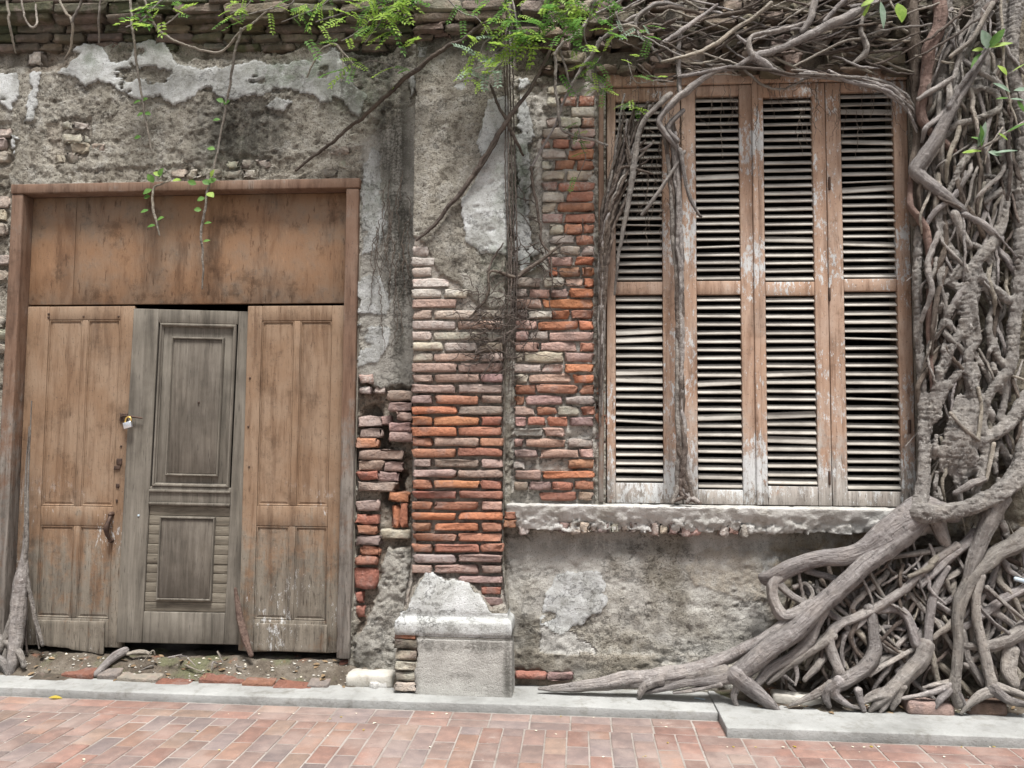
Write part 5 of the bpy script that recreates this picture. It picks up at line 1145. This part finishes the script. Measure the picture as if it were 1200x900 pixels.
# filler rootlets in the depth of the fan and the trunk
bun = {'bark': TB(), 'barkdark': TB(), 'barkpale': TB()}
for k in range(300):
    if k < 210: px = rk.uniform(915, 1215); py = rk.uniform(max(640, 690 - (px - 915) * .25), 812); y0 = rk.uniform(-.34, -.08); r0 = rk.choice([1.2, 1.6, 2.2, 3.2])
    else: px = rk.uniform(1088, 1190); py = rk.uniform(-5, 560); y0 = rk.uniform(-.18, -.05); r0 = rk.choice([.9, 1.3, 2.0])
    a = rk.uniform(-2.6, -.5) + (math.pi if rk.random() < .5 else 0); ln = rk.uniform(20, 75)
    ex, ey = px + math.cos(a) * ln, min(822, py - math.sin(a) * ln)
    if ex < 905 or ex > 1230 or ey < -20: continue
    L = [(px, py, y0, r0), ((px + ex) / 2 + rk.uniform(-7, 7), (py + ey) / 2 + rk.uniform(-7, 7), y0 - .03 + rk.uniform(-.03, .03), r0 * .9), (ex, ey, y0 + rk.uniform(-.04, .04), r0 * .5)]
    bun[rk.choice(['bark', 'bark', 'barkdark', 'barkpale'])].add(tube(*trace(L, .55, .02), 6, 900 + k, .12, .5))
for k, b in bun.items(): o = b.build('rootlets', M[k], fig); o['kind'] = 'stuff'
b = TB()
for k in range(150):                                      # hair roots hanging over slats and head
    px = rk.choice([rk.uniform(715, 800), rk.uniform(715, 780), rk.uniform(820, 1060)]); py = rk.uniform(84, 250) if px < 800 else rk.uniform(84, 130); ln = rk.uniform(8, 60)
    b.add(tube(*trace([(px, py, -.10, .30), (px + rk.uniform(-6, 6), py + ln * .5, -.06 - rk.uniform(0, .06), .34), (px + rk.uniform(-14, 14), py + ln, -.03 - rk.uniform(0, .08), .2)]), 4, 1300 + k, 0, 6, .012))
o = b.build('rootlets', M['barkdark'], fig); o['kind'] = 'stuff'

# ------------------------------------------------------------------ creepers, hanging stems, leaves
def vine(label, stems, mat, group=None, name='creeper', cat='vine', sides=6, wob=.6, lump=.08, part='stem'):
    p0 = P(*stems[0][-1][:3]); e = empty(name, p0, label, cat, group)
    for L in stems: TB().add(tube(*trace(L), sides, rng.randrange(900), lump, wob)).build(part, M[mat], e)
    return e
vine('long dark bare branch slanting from the pilaster head down to the door header', [[(584, 20, -.28, 2.4), (560, 33, -.28, 2.7), (493, 77, -.24, 2.9), (475, 93, -.20, 3.0), (450, 115, -.12, 2.8), (410, 149, -.06, 2.4), (347, 200, -.03, 1.8)]], 'barkdark')
vine('dark branch running down across the pilaster face over the white plaster', [[(650, 52, -.17, 2), (632, 85, -.19, 2.2), (617, 110, -.20, 2.4), (594, 143, -.20, 3.2), (567, 187, -.18, 3.6), (543, 220, -.165, 3.0), (510, 263, -.155, 2.4), (488, 281, -.15, 1.6)], [(575, 100, -.18, 1.6), (585, 125, -.20, 2.0), (594, 143, -.20, 2.4), (605, 165, -.18, 2.0), (613, 182, -.12, 1.4)], [(592, 145, -.2, 1.6), (575, 178, -.19, 1.8), (558, 205, -.175, 1.6)]], 'barkdark')
vine('thin brown vine looping over the bay bricks to the window post', [[(735, -4, -.16, 1.8), (698, 17, -.16, 2.0), (672, 42, -.15, 2.2), (656, 55, -.14, 2.2), (650, 75, -.12, 2.0), (652, 108, -.10, 1.9), (657, 148, -.09, 1.8), (672, 158, -.09, 1.7), (690, 163, -.08, 1.6), (711, 170, -.07, 1.5)], [(656, 58, -.13, 1.5), (664, 85, -.10, 1.3), (667, 100, -.08, 1.0)]], 'bark')
vine('cut stub of brown stem leaning above the corner of the window', [[(705, 47, -.16, 2.8), (697, 60, -.15, 2.6), (688, 72, -.13, 2.4), (676, 88, -.11, 2.0), (660, 120, -.08, 1.8), (648, 150, -.07, 1.7), (634, 175, -.08, 1.6), (622, 198, -.08, 1.6)]], 'bark')
st = []
for k in range(4):
    o_ = (k - 1.5) * 3.6; st.append([(592 + o_ * 1.5, -8, -.19, 1.0), (595 + o_, 60, -.185, .9), (597 + o_ * .9, 130, -.18, .8), (598 + o_ * 1.1, 210, -.17, .8), (601 + o_ * .9, 290, -.15, 1.1), (600 + o_ * .9, 360, -.14, .9), (597 + o_ * .8, 410, -.14, .6), (594 + o_, 430 + k * 16, -.145, .35)])
vine('bundle of straight dark stems climbing the corner of the pilaster', st, 'barkdark')
st = []
rk = random.Random(41)
st += [[(622, 197, -.08, 1.8), (626, 225, -.07, 1.9), (631, 255, -.06, 1.8), (636, 285, -.05, 1.6), (645, 300, -.04, 1.2), (648, 340, -.04, .8)], [(601, 330, -.12, 2.8), (615, 318, -.09, 2.8), (630, 308, -.06, 2.4), (645, 296, -.045, 1.8), (660, 285, -.04, 1.2)], [(601, 325, -.14, 2.4), (575, 318, -.15, 1.6), (572, 345, -.145, 1.5), (560, 362, -.145, 1.4), (548, 375, -.145, .9)], [(572, 318, -.15, 1.4), (580, 300, -.15, 1.2), (590, 285, -.16, .9)]]
vine('forked dark creeper stem spreading from the pilaster corner over the bricks', st, 'barkdark')
tang = empty('rootlet_tangle', P(590, 450, -.15), 'tangle of fine dead black rootlets clinging to the pilaster bricks', 'rootlets')
b = TB()
for k in range(190):
    c = rk.random()
    px, py = (rk.gauss(576, 22), rk.gauss(390, 26)) if c < .62 else ((rk.gauss(603, 6), rk.uniform(290, 430)) if c < .78 else (rk.gauss(630, 24), rk.gauss(310, 40)))
    y0 = -.15 if px < 596 else -.035
    if px > 690 or px < 484: continue
    a = rk.uniform(0, 6.28); ln = rk.uniform(10, 40); bx_, by_ = math.cos(a) * ln, math.sin(a) * ln * .8
    b.add(tube(*trace([(px, py, y0, .6), (px + bx_ * .5 + rk.uniform(-5, 5), py + by_ * .5 + rk.uniform(-5, 5), y0 - rk.uniform(0, .02), .6), (px + bx_, py + by_, y0, .3)]), 4, k, 0, 2.5, .012))
o = b.build('rootlets', M['barkdark'], tang); o['kind'] = 'stuff'
# rootlets in the corner beside the pilaster
tang = empty('rootlet_tangle', P(465, 450, -.02), 'sparse dark rootlets hanging in the sooty corner beside the pilaster', 'rootlets')
b = TB()
for k in range(26):
    px = rk.uniform(440, 479); py = rk.uniform(190, 400); ln = rk.uniform(30, 90)
    b.add(tube(*trace([(px, py, -.03, .6), (px + rk.uniform(-8, 6), py + ln * .5, -.035, .6), (px + rk.uniform(-16, 10), py + ln, -.025, .3)]), 4, k, 0, 3, .015))
o = b.build('rootlets', M['barkdark'], tang); o['kind'] = 'stuff'

def leaflet_arrays(c, d, n, L, W):
    """one small folded blade at c along d with up-side n"""
    s = np.cross(d, n); s /= np.linalg.norm(s) + 1e-9; k = n * (-W * .22)
    return [c, c + d * L * .45 + s * W / 2 - k, c + d * L, c + d * L * .45 - s * W / 2 - k, c + d * L * .5 + k * .3], [(0, 4, 1), (1, 4, 2), (0, 3, 4), (3, 2, 4)]
def pinnate(mb, base, d, L, n_pairs, rr, lw=1.0):
    d = d / np.linalg.norm(d); up = np.array([0, -.55, .85]) + np.array([rr.gauss(0, .25) for _ in range(3)]); up -= d * (up @ d); up /= np.linalg.norm(up); s = np.cross(d, up)
    for k in range(n_pairs):
        t = (k + .6) / n_pairs; c = base + d * L * t + np.array([0, 0, -.25 * L * t * t])
        for sg in (-1, 1):
            e = s * sg + d * .55 + up * rr.uniform(-.25, .1); e /= np.linalg.norm(e)
            v, f = leaflet_arrays(c, e, up, L * rr.uniform(.19, .27) * lw, L * .125 * lw); mb.add(v, f)
    v, f = leaflet_arrays(base + d * L + np.array([0, 0, -.25 * L]), d, up, L * .2 * lw, L * .09 * lw); mb.add(v, f)
def leafy(label, stems, n, spread, size, mats=('leaf', 'leafdark'), pairs=7, group=None, sd=1, lw=1.0, droop=-.35):
    """creeper spray: thin stems carrying feathery leaves"""
    rr = random.Random(sd); e = empty('leafy_creeper', P(*stems[0][0][:3]), label, 'creeper', group)
    bs = [MB() for _ in mats]
    for L in stems:
        p, r = trace(L); TB().add(tube(p, r, 5, sd, .05, .4)).build('stem', M['bark'], e); p, r = catmull(p, r, .02)
        for k in range(n):
            c = p[rr.randrange(len(p))] + np.array([rr.gauss(0, spread), rr.gauss(-.03, spread * .5), rr.gauss(0, spread * .8)])
            d = np.array([rr.gauss(0, 1), rr.gauss(-.5, .5), rr.gauss(droop, .6)])
            pinnate(bs[0 if rr.random() < .62 else -1], c, d, size * rr.uniform(.7, 1.25), pairs, rr, lw)
    for b_, m_ in zip(bs, mats):
        if b_.n: o = b_.build('leaves', M[m_], e, False); o['kind'] = 'stuff'
    return e
leafy('bright feathery creeper spray overhanging the top of the wall above the door', [[(480, -12, -.24, 1.4), (440, 5, -.26, 1.2), (400, 16, -.24, 1.0), (370, 26, -.2, .8)], [(490, -14, -.22, 1.4), (462, 10, -.25, 1.2), (440, 28, -.22, 1), (470, 38, -.2, .8)]], 30, .075, .125, sd=3)
leafy('thin yellow-green creeper sprig against the dark top courses', [[(350, -10, -.2, 1.2), (340, 5, -.2, 1), (310, 12, -.18, .8), (270, 22, -.16, .7)]], 16, .06, .10, sd=5)
leafy('drooping fern-like spray beside the head of the pilaster', [[(480, 92, -.16, 1.0), (455, 76, -.18, .9), (430, 72, -.18, .8), (404, 92, -.17, .6)]], 10, .02, .13, sd=6)
leafy('small creeper sprig with round leaves on the top courses', [[(190, 0, -.17, 1.0), (165, 24, -.17, 1), (148, 32, -.16, .8)], [(165, 24, -.17, .8), (190, 30, -.17, .8), (215, 12, -.17, .7)]], 9, .025, .09, pairs=4, sd=7, lw=1.6)
leafy('dense lime-green feathery creeper hanging between pilaster and window', [[(690, -14, -.26, 1.6), (668, 10, -.28, 1.4), (650, 30, -.27, 1.2), (632, 48, -.25, 1)], [(700, -12, -.26, 1.4), (692, 18, -.28, 1.2), (684, 38, -.26, 1.0), (690, 60, -.24, .8)], [(640, -10, -.25, 1.2), (645, 15, -.26, 1), (668, 32, -.25, .8)]], 26, .075, .13, sd=9)
leafy('feathery creeper spray over the dark stems of the pilaster head', [[(598, -10, -.26, 1.4), (604, 18, -.27, 1.2), (608, 42, -.26, 1.0), (624, 52, -.24, .8)], [(600, 20, -.26, 1), (594, 45, -.25, .9), (602, 62, -.24, .7)]], 20, .035, .13, sd=11)
leafy('pale green trailing spray in front of the pilaster render', [[(585, 40, -.25, 1.2), (568, 50, -.25, 1), (560, 72, -.24, .8), (556, 80, -.23, .7)], [(590, 72, -.24, 1.0), (578, 84, -.24, .9), (562, 96, -.22, .8)]], 13, .025, .12, ('leaf', 'leafgrey'), sd=12)
leafy('small bright spray at the top corner of the window post', [[(690, 92, -.15, .9), (702, 102, -.15, .8), (714, 110, -.13, .6)], [(704, 66, -.17, .8), (698, 75, -.17, .7), (690, 80, -.15, .6)]], 8, .02, .10, sd=13)
leafy('tiny green sprig on the pink bay bricks', [[(678, 150, -.06, .6), (682, 172, -.06, .6), (686, 186, -.06, .5), (676, 210, -.06, .5)]], 7, .012, .085, ('leafdark', 'leaf'), sd=14)
leafy('faint sprig creeping over the first shutter', [[(735, 70, -.2, .7), (745, 96, -.2, .6), (770, 94, -.2, .6), (790, 96, -.2, .5)], [(738, 122, -.16, .6), (744, 128, -.15, .5)]], 6, .012, .07, sd=15)

leafy('row of fine feathery sprays along the mossy top courses', [[(395, -8, -.18, .9), (375, 8, -.19, .8), (350, 18, -.18, .7), (330, 26, -.16, .6)], [(300, -8, -.18, .8), (288, 8, -.18, .7), (270, 16, -.17, .6)], [(455, 14, -.18, .8), (440, 34, -.17, .7), (428, 50, -.14, .6)]], 10, .03, .085, ('leaf', 'leafdark'), sd=31)
leafy('wispy sprays trailing along the dark courses near the pilaster', [[(470, 4, -.2, .9), (440, 20, -.19, .8), (415, 40, -.16, .7), (400, 48, -.14, .6)], [(520, -6, -.24, .9), (540, 14, -.24, .8), (560, 22, -.23, .7), (572, 40, -.22, .6)]], 9, .03, .095, ('leaf', 'leafdark'), sd=21)
leafy('wispy sprays trailing from the root ropes towards the window corner', [[(720, 12, -.2, .9), (728, 30, -.2, .8), (735, 48, -.19, .7)], [(745, 34, -.2, .8), (752, 46, -.2, .7), (765, 52, -.2, .6)]], 7, .025, .085, ('leafdark', 'leafgrey'), sd=22)
def blade(mb, c, d, n, L, W, curl=.2):
    """one broad leaf of several faces"""
    d = d / np.linalg.norm(d); s = np.cross(d, n); s /= np.linalg.norm(s); n = np.cross(s, d); v = []; f = []
    prf = [(0, .08), (.18, .62), (.42, 1.0), (.68, .82), (.88, .40), (1.0, .03)]
    for t, w_ in prf:
        m_ = c + d * L * t - n * curl * L * t * t
        v += [m_ - s * W / 2 * w_ + n * W * .12 * w_, m_, m_ + s * W / 2 * w_ + n * W * .12 * w_]
    for k in range(len(prf) - 1):
        a = k * 3; f += [(a, a + 1, a + 4, a + 3), (a + 1, a + 2, a + 5, a + 4)]
    return v, f
def sprig(label, stems, leaves, mat, stem_mat='barkpale', group=None, cat='vine', name='fig_sprig', sz=1.0):
    """stem with broad leaves, each a part: (px,py,depth,angle in the wall plane,length px,width px,mat)"""
    e = empty(name, P(*stems[0][0][:3]), label, cat, group); rr = random.Random(len(label))
    for L in stems: TB().add(tube(*trace(L), 6, rr.randrange(99), .06, .5)).build('stem', M[stem_mat], e)
    for (px, py, y, ang, ln, wd, mm) in leaves:
        a = rd(ang); d = np.array([math.cos(a), rr.uniform(-.5, .1), math.sin(a)]); n = np.array([rr.uniform(-.3, .3), -.8, .5 + rr.uniform(-.3, .3)]); sc_ = (y - CAM[1]) / FPX
        v, f = blade(None, P(px, py, y), d, n, ln * sc_ * 1.1, wd * sc_, .15); add('leaf', v, f, M[mm or mat], e)
    return e
# hanging stems over the door wall
sprig('pale hanging vine reaching past the white plaster to the door header', [[(152, -8, -.13, 1.7), (155, 30, -.13, 1.6), (161, 80, -.09, 1.5), (168, 125, -.06, 1.4), (178, 178, -.04, 1.0)]], [(165, 118, -.06, 200, 9, 7, None), (166, 118, -.06, 20, 8, 6, None), (168, 132, -.06, 210, 8, 6, None), (170, 132, -.06, -20, 8, 6, None), (165, 160, -.06, 190, 8, 6, None)], 'leafdark')
sprig('vine with small round leaves dangling down to the middle of the transom', [[(283, 34, -.12, 1.8), (276, 60, -.11, 1.7), (270, 95, -.09, 1.5), (264, 130, -.07, 1.5), (257, 165, -.06, 1.3), (250, 200, -.06, 1.2), (243, 222, -.07, 1.6), (240, 245, -.07, 1.7), (236, 275, -.05, 1.6), (238, 305, -.03, 1.4), (237, 338, -.01, 1.0)]],
      [(262, 120, -.07, 150, 9, 8, None), (262, 122, -.07, 20, 9, 7, None), (258, 140, -.07, 190, 8, 7, None), (252, 175, -.07, 170, 9, 8, None), (244, 214, -.08, 30, 10, 9, None), (246, 216, -.08, 150, 10, 9, None), (243, 226, -.08, -30, 10, 10, 'leaf'), (240, 232, -.08, 200, 9, 8, None), (236, 246, -.08, 180, 8, 7, None), (239, 262, -.06, 10, 9, 6, None), (238, 283, -.05, 15, 8, 5, None), (230, 216, -.08, 160, 10, 8, None), (247, 208, -.08, 60, 10, 8, 'leaf')], 'leafdark')
sprig('short leafy vine end hanging over the door header beside its boards', [[(200, 212, -.06, .8), (188, 216, -.07, 1.2), (180, 222, -.07, 1.5), (179, 245, -.07, 1.7), (184, 262, -.06, 1.5), (187, 276, -.06, 1.0)]],
      [(180, 214, -.08, 120, 11, 9, None), (186, 208, -.08, 60, 12, 9, None), (178, 222, -.08, 210, 11, 9, None), (176, 230, -.08, 190, 8, 7, None), (174, 246, -.08, 200, 9, 6, None), (184, 258, -.07, 20, 10, 7, None), (182, 264, -.07, 190, 9, 7, None), (202, 212, -.08, 10, 10, 8, 'leaf'), (188, 206, -.08, 150, 9, 8, 'leaf')], 'leafdark')
for lab, L in [('bare hanging root with a kink at the far end of the top courses', [[(8, -8, -.15, 1.6), (10, 20, -.14, 1.6), (16, 50, -.08, 1.4), (18, 62, -.05, 1.0)]]), ('looped bare root hanging below the top courses', [[(24, -8, -.15, 1.3), (28, 18, -.14, 1.4), (36, 31, -.13, 1.4), (43, 28, -.13, 1.4), (42, 5, -.13, 1.2)]]),
               ('forked bare root hanging in a letter Y shape below the top courses', [[(66, -8, -.15, 1.5), (76, 14, -.14, 1.7), (85, 26, -.13, 1.9), (84, 45, -.09, 1.6), (81, 62, -.05, 1.3), (76, 70, -.03, .9)], [(98, -8, -.15, 1.4), (92, 10, -.14, 1.6), (85, 26, -.13, 1.8)]]),
               ('straight bare root hanging by the white plaster skin', [[(119, -8, -.15, 1.3), (116, 20, -.13, 1.4), (116, 50, -.06, 1.1)]]), ('bare wiry stem arching from the top courses towards the door vine', [[(166, -8, -.16, 1.6), (178, 22, -.15, 1.7), (190, 38, -.12, 1.7), (220, 54, -.08, 1.6), (250, 61, -.06, 1.5), (266, 56, -.06, 1.4), (283, 36, -.12, 1.6), (300, 24, -.14, 1.3), (318, 8, -.15, 1.1)]]),
               ('pale looping tendril at the edge of the grey plaster skin', [[(360, 90, -.05, 1.0), (370, 68, -.06, 1.2), (382, 55, -.06, 1.6), (394, 52, -.06, 1.6), (402, 62, -.06, 1.4), (415, 75, -.05, 1.0)], [(402, 62, -.06, 1.0), (402, 80, -.05, .9), (400, 95, -.04, .7)]])]:
    vine(lab, L, 'barkpale')
# broad-leaved sprigs over the fig trunk
sprig('broad-leaved fig sprig hanging above the last shutter', [[(1038, -10, -.22, 1.4), (1046, 8, -.22, 1.3), (1052, 14, -.22, 1.0)], [(1028, -10, -.2, 1.2), (1032, 2, -.21, 1.0)]], [(1052, 4, -.23, -80, 22, 16, 'leaf'), (1032, 2, -.22, -85, 30, 8, 'leafgrey'), (1024, 0, -.22, 200, 14, 8, 'leaf'), (1020, 4, -.22, 240, 20, 4, 'leaf'), (1030, -4, -.22, 20, 16, 7, None)], 'leafdark')
sprig('sprig of broad pale leaves on a leaning stem across the trunk', [[(1112, 126, -.2, 3.4), (1130, 95, -.22, 3.0), (1146, 72, -.23, 2.6), (1156, 58, -.23, 2.0)]], [(1157, 57, -.24, 110, 20, 15, 'leafgrey'), (1158, 56, -.24, 50, 24, 10, None), (1160, 56, -.24, 12, 22, 7, 'leaf'), (1153, 58, -.24, 175, 11, 6, 'leaf'), (1150, 62, -.23, 235, 22, 8, None)], 'leafdark', 'bark')
sprig('slender hanging sprig with narrow leaves at the right edge of the trunk', [[(1172, -8, -.24, 1.6), (1175, 50, -.24, 1.6), (1178, 85, -.24, 1.4), (1182, 112, -.24, 1.3), (1190, 140, -.24, 1.0), (1196, 156, -.23, .8)]], [(1180, 88, -.25, 130, 14, 9, 'leaf'), (1184, 108, -.25, 155, 22, 7, 'leafgrey'), (1182, 115, -.25, 185, 16, 4, None), (1184, 116, -.25, -5, 14, 4, 'leafgrey'), (1188, 106, -.25, 10, 18, 6, 'leafgrey'), (1192, 118, -.25, -60, 14, 5, None), (1186, 84, -.25, 35, 16, 2, 'leaf')], 'leafdark')
sprig('low spray of narrow fig leaves across the hollows of the trunk', [[(1210, 138, -.24, 1.8), (1180, 155, -.24, 1.6), (1160, 168, -.24, 1.5), (1140, 178, -.23, 1.2)], [(1175, 150, -.24, 1.2), (1158, 176, -.24, 1.0), (1154, 192, -.23, .7)]], [(1150, 172, -.25, 95, 22, 9, None), (1146, 172, -.25, 75, 26, 8, 'leafgrey'), (1142, 178, -.25, 185, 14, 4, 'leaf'), (1158, 178, -.25, -15, 14, 7, 'leafgrey'), (1163, 180, -.25, 10, 24, 5, 'leafgrey'), (1150, 177, -.25, 175, 18, 6, 'leaf'), (1170, 156, -.25, -35, 12, 4, 'leaf'), (1180, 155, -.25, 30, 20, 5, None), (1154, 166, -.25, 150, 14, 6, None)], 'leafdark')

# ------------------------------------------------------------------ roots by the door foot
lr = empty('fig_root', P(15, 790, -.12), 'pale root climbing the foot of the door jamb with thin strands beside it', 'root')
for L, mt in [([(33, 600, -.045, 1.2), (30, 640, -.045, 3), (26, 690, -.05, 9), (20, 735, -.075, 9), (16, 770, -.10, 8), (12, 790, -.11, 5)], 'bark'), ([(37, 470, -.045, .6), (33, 560, -.05, 1.3), (30, 650, -.055, 2.6), (20, 700, -.07, 3.0), (6, 748, -.09, 3.4), (-6, 770, -.09, 4)], 'bark'), ([(34, 500, -.045, .6), (30, 570, -.045, 1.2), (31, 660, -.05, 2.2), (40, 720, -.04, 2.4), (50, 756, -.04, 2)], 'bark'), ([(-8, 745, -.07, 6), (8, 752, -.08, 5), (22, 765, -.1, 4), (28, 780, -.11, 3)], 'bark'),
              ([(30, 700, -.03, 1.5), (30, 740, -.03, 1.5), (32, 765, -.03, 1.2)], 'barkdark'), ([(-10, 770, -.1, 8), (4, 778, -.11, 6), (10, 790, -.12, 4)], 'bark'), ([(33, 690, -.03, 1.5), (42, 735, -.03, 1.3), (46, 760, -.02, 1)], 'bark'), ([(12, 735, -.06, 3), (6, 765, -.08, 3), (4, 785, -.1, 2.5)], 'bark')]: root(L, mt, 8, parent=lr)
# dead pieces and rubble in front of the door
def stick(label, L, mat='bark', group=None):
    p, r = trace(L); e = TB().add(tube(p, r, 8, rng.randrange(99), .14, .2)).build('dead_stick', M[mat]); tag(e, label, 'stick', group); return e
stick('stout broken root end leaning under the grey leaf', [(147, 762, -.0, 5), (138, 768, -.03, 5.5), (124, 780, -.08, 4.5), (114, 790, -.12, 4)])
stick('short pale broken stick lying below the grey leaf', [(150, 766, .0, 2.5), (165, 764, -.01, 3), (176, 766, -.01, 2)], 'barkpale')
stick('upright bark splinter leaning in the gap beside the grey leaf', [(276, 690, .02, 2), (280, 720, .01, 4), (286, 745, -.01, 4.5), (294, 768, -.03, 3)], 'barkred')
for k in range(9):
    px = rk.uniform(150, 305); py = rk.uniform(768, 786); stick('thin dead twig in the litter below the door', [(px, py, -.05, .9), (px + rk.uniform(-8, 8), py + rk.uniform(-6, 3), -.07, 1.0), (px + rk.uniform(-18, 18), py + rk.uniform(-4, 8), -.09, .6)], rk.choice(['barkpale', 'bark']), 'twigs below the door')
def rock(name, label, cat, px, py, z, w_, h_, d_, col, lime, mat='brick', seed=1, rot=0, group=None, yy=None):
    c = G(px, py, z); v, f = gbox(-w_ / 2, w_ / 2, -d_ / 2, d_ / 2, -.01, h_, min(w_, h_, d_) * .25, min(w_, h_, d_) * .5, min(w_, h_) * .12, seed, 30); o = put(name, mesh_of(name, v, f, M[mat]), None, (c[0], c[1] + d_ / 2, z)); o.rotation_euler = (0, rd(rng.uniform(-4, 4)), rd(rot)); o.color = (*col, lime); tag(o, label, cat, group); return o
rock('loose_brick', 'purplish loose brick lying under the tree roots on the slab edge', 'brick', 1092, 838, ZK + .006, .24, .062, .11, PUR, .1, seed=5, rot=3)
rock('loose_brick', 'brown half brick beneath the arched root toes', 'brick', 1158, 838, ZK + .006, .20, .060, .10, (.13, .09, .07), .05, seed=6, rot=-2)
rock('stone_slab', 'flat grey stone chip lying between the root feet', 'stone', 936, 826, ZK + .012, .26, .045, .10, GRY, .4, 'stone', 7, -4)
rock('concrete_block', 'low pale concrete block in the corner beside the plinth', 'block', 432, 806, ZK - .003, .27, .075, .14, GRY, .5, 'stone', 8, 0)
rock('loose_brick', 'broken red brick lump beside the door foot', 'brick', 408, 788, .085, .13, .06, .08, RED, .25, seed=9, rot=14)
for k, (px, py, w_) in enumerate(((446, 806, .07), (454, 804, .06), (438, 807, .05), (411, 781, .09))): rock('rubble', 'white broken plaster lump by the concrete block', 'rubble', px, py, ZK + (.0 if py > 795 else .06), w_, .03, .05, GRY, .6, 'sill', 20 + k, k * 30, 'plaster lumps by the plinth')
def sunken(label, px, y, w_, c_, k):
    x = X(px, 785, y); z = float(hs1(np.array([x]), np.array([y]))[0]); v, f = gbox(-w_ / 2, w_ / 2, -.045, .045, -.03, .016, .007, .02, .005, 60 + k, 30)
    o = put('sunken_brick', mesh_of('sunken_brick', v, f, M['brick']), None, (x, y, z), (rd(rng.uniform(4, 14)), rd(rng.uniform(-4, 4)), rd(rng.uniform(-7, 7)))); o.color = (*(q * .62 for q in c_), .12); tag(o, label, 'brick', 'bricks sunk in the threshold soil')
SB = ['dark brick half sunk beside the root at the door jamb', 'red brick half sunk below the split weatherboard', 'buff brick half sunk below the hanging grey leaf', 'red brick half sunk right of the buff one under the grey leaf', 'long red brick half sunk below the bark splinter', 'orange red brick half sunk below the foot of the right leaf', 'wide red brick half sunk near the right door jamb', 'small grey brick bit by the stout broken root end', 'small grey brick bit at the foot of the right jamb']
for k, (px, py, w_, c_) in enumerate(((60, 781, .22, DRK), (95, 790, .20, RED), (165, 788, .24, BUF), (205, 792, .20, RED), (262, 790, .26, RED), (305, 794, .18, ORD), (345, 795, .22, RED), (130, 793, .12, GRY), (375, 790, .12, GRY))): sunken(SB[k], px, (-.150, -.105, -.125)[k % 3], w_, c_, k)
# pebbles and litter
b = MB(); bw = MB()
for k in range(420):
    if k < 210: x = rk.uniform(-3.4, -1.15); y = rk.uniform(-.15, .03); z = float(hs1(np.array([x]), np.array([y]))[0])
    else: x = rk.uniform(.95, 2.7); y = rk.uniform(-.26, -.02); z = float(hs2(np.array([x]), np.array([y]))[0])
    s_ = rk.choice([.004, .005, .007, .010]); v = np.array([[1, 0, 0], [-1, 0, 0], [0, 1, 0], [0, -1, 0], [0, 0, .7], [0, 0, -.7]]) * s_ * np.array([rk.uniform(.7, 1.6), rk.uniform(.7, 1.3), rk.uniform(.5, 1)]) + np.array([x, y, z + s_ * .3])
    (bw if rk.random() < .1 else b).add(v, [(0, 2, 4), (2, 1, 4), (1, 3, 4), (3, 0, 4), (2, 0, 5), (1, 2, 5), (3, 1, 5), (0, 3, 5)])
o = b.build('gravel', M['stone'], None, False); tag(o, 'grey grit and crumbs scattered on the soil at the wall foot', 'gravel', kind='stuff')
o = bw.build('plaster_crumbs', M['chip'], None, False); tag(o, 'pale plaster crumbs scattered on the soil at the wall foot', 'crumbs', kind='stuff')
lit = MB()
for k in range(150):
    if k < 90: x = rk.uniform(.95, 2.7); y = rk.uniform(-.30, -.03); z = float(hs2(np.array([x]), np.array([y]))[0])
    else: x = rk.uniform(-3.4, -1.2); y = rk.uniform(-.15, .02); z = float(hs1(np.array([x]), np.array([y]))[0])
    a = rk.uniform(0, 6.28); s_ = rk.uniform(.012, .028); lit.add(*blade(None, np.array([x, y, z + .004]), np.array([math.cos(a), math.sin(a), rk.uniform(-.1, .4)]), np.array([rk.uniform(-.4, .4), rk.uniform(-.5, .2), 1.]), s_ * 1.9, s_, rk.uniform(-.2, .4)))
o = lit.build('leaf_litter', M['deadleaf'], None, False); tag(o, 'brown dead leaves lying on the soil below roots and door', 'leaf litter', kind='stuff')
for k in range(52):
    px = rk.uniform(10, 1195) if k % 3 else rk.uniform(640, 1195); py = 836 + 60 * rk.random() ** 1.8
    if px > 850: py = max(py, 876)
    c = G(px, py, .004); m_ = rk.choice(['chip', 'chip', 'yleaf']); s_ = rk.uniform(.005, .013); a = rk.uniform(0, 3.14)
    v, f = blade(None, np.array([0., 0, 0]), np.array([math.cos(a), math.sin(a), .08]), np.array([0, 0, 1.]), s_ * 1.8, s_, .1)
    o = put('fallen_leaf', mesh_of('fallen_leaf', v, f, M[m_]), None, (c[0], c[1], .005)); tag(o, 'tiny dry fallen leaf on the brick paving', 'leaf', 'fallen leaves on the paving')
c = G(57, 818, .01); v, f = blade(None, np.array([0., 0, 0]), np.array([1, .2, .1]), np.array([0, -.2, 1.]), .07, .032, .2); o = put('yellow_leaf', mesh_of('yellow_leaf', v, f, M['yleaf']), None, (c[0], c[1], .012)); tag(o, 'larger curled yellow leaf on the paving against the kerb', 'leaf')
c = G(820, 819, ZK + .004); v, f = gbox(-.03, .03, -.006, .006, 0, .004, .002, .02, .001, 4); o = put('paper_scrap', mesh_of('paper_scrap', v, f, M['litter']), None, (c[0], c[1], ZK + .004), (0, 0, -.4)); tag(o, 'bluish white scrap of litter on the kerb beside the long root', 'litter')
c = P(1196, 680, -.2); v, f = gbox(-.035, .035, -.010, .010, -.011, .011, .008, .02, .002, 4); o = put('plastic_scrap', mesh_of('plastic_scrap', v, f, M['litter']), None, c, (0, rd(15), 0)); tag(o, 'pale blue plastic scrap caught among the roots', 'litter')
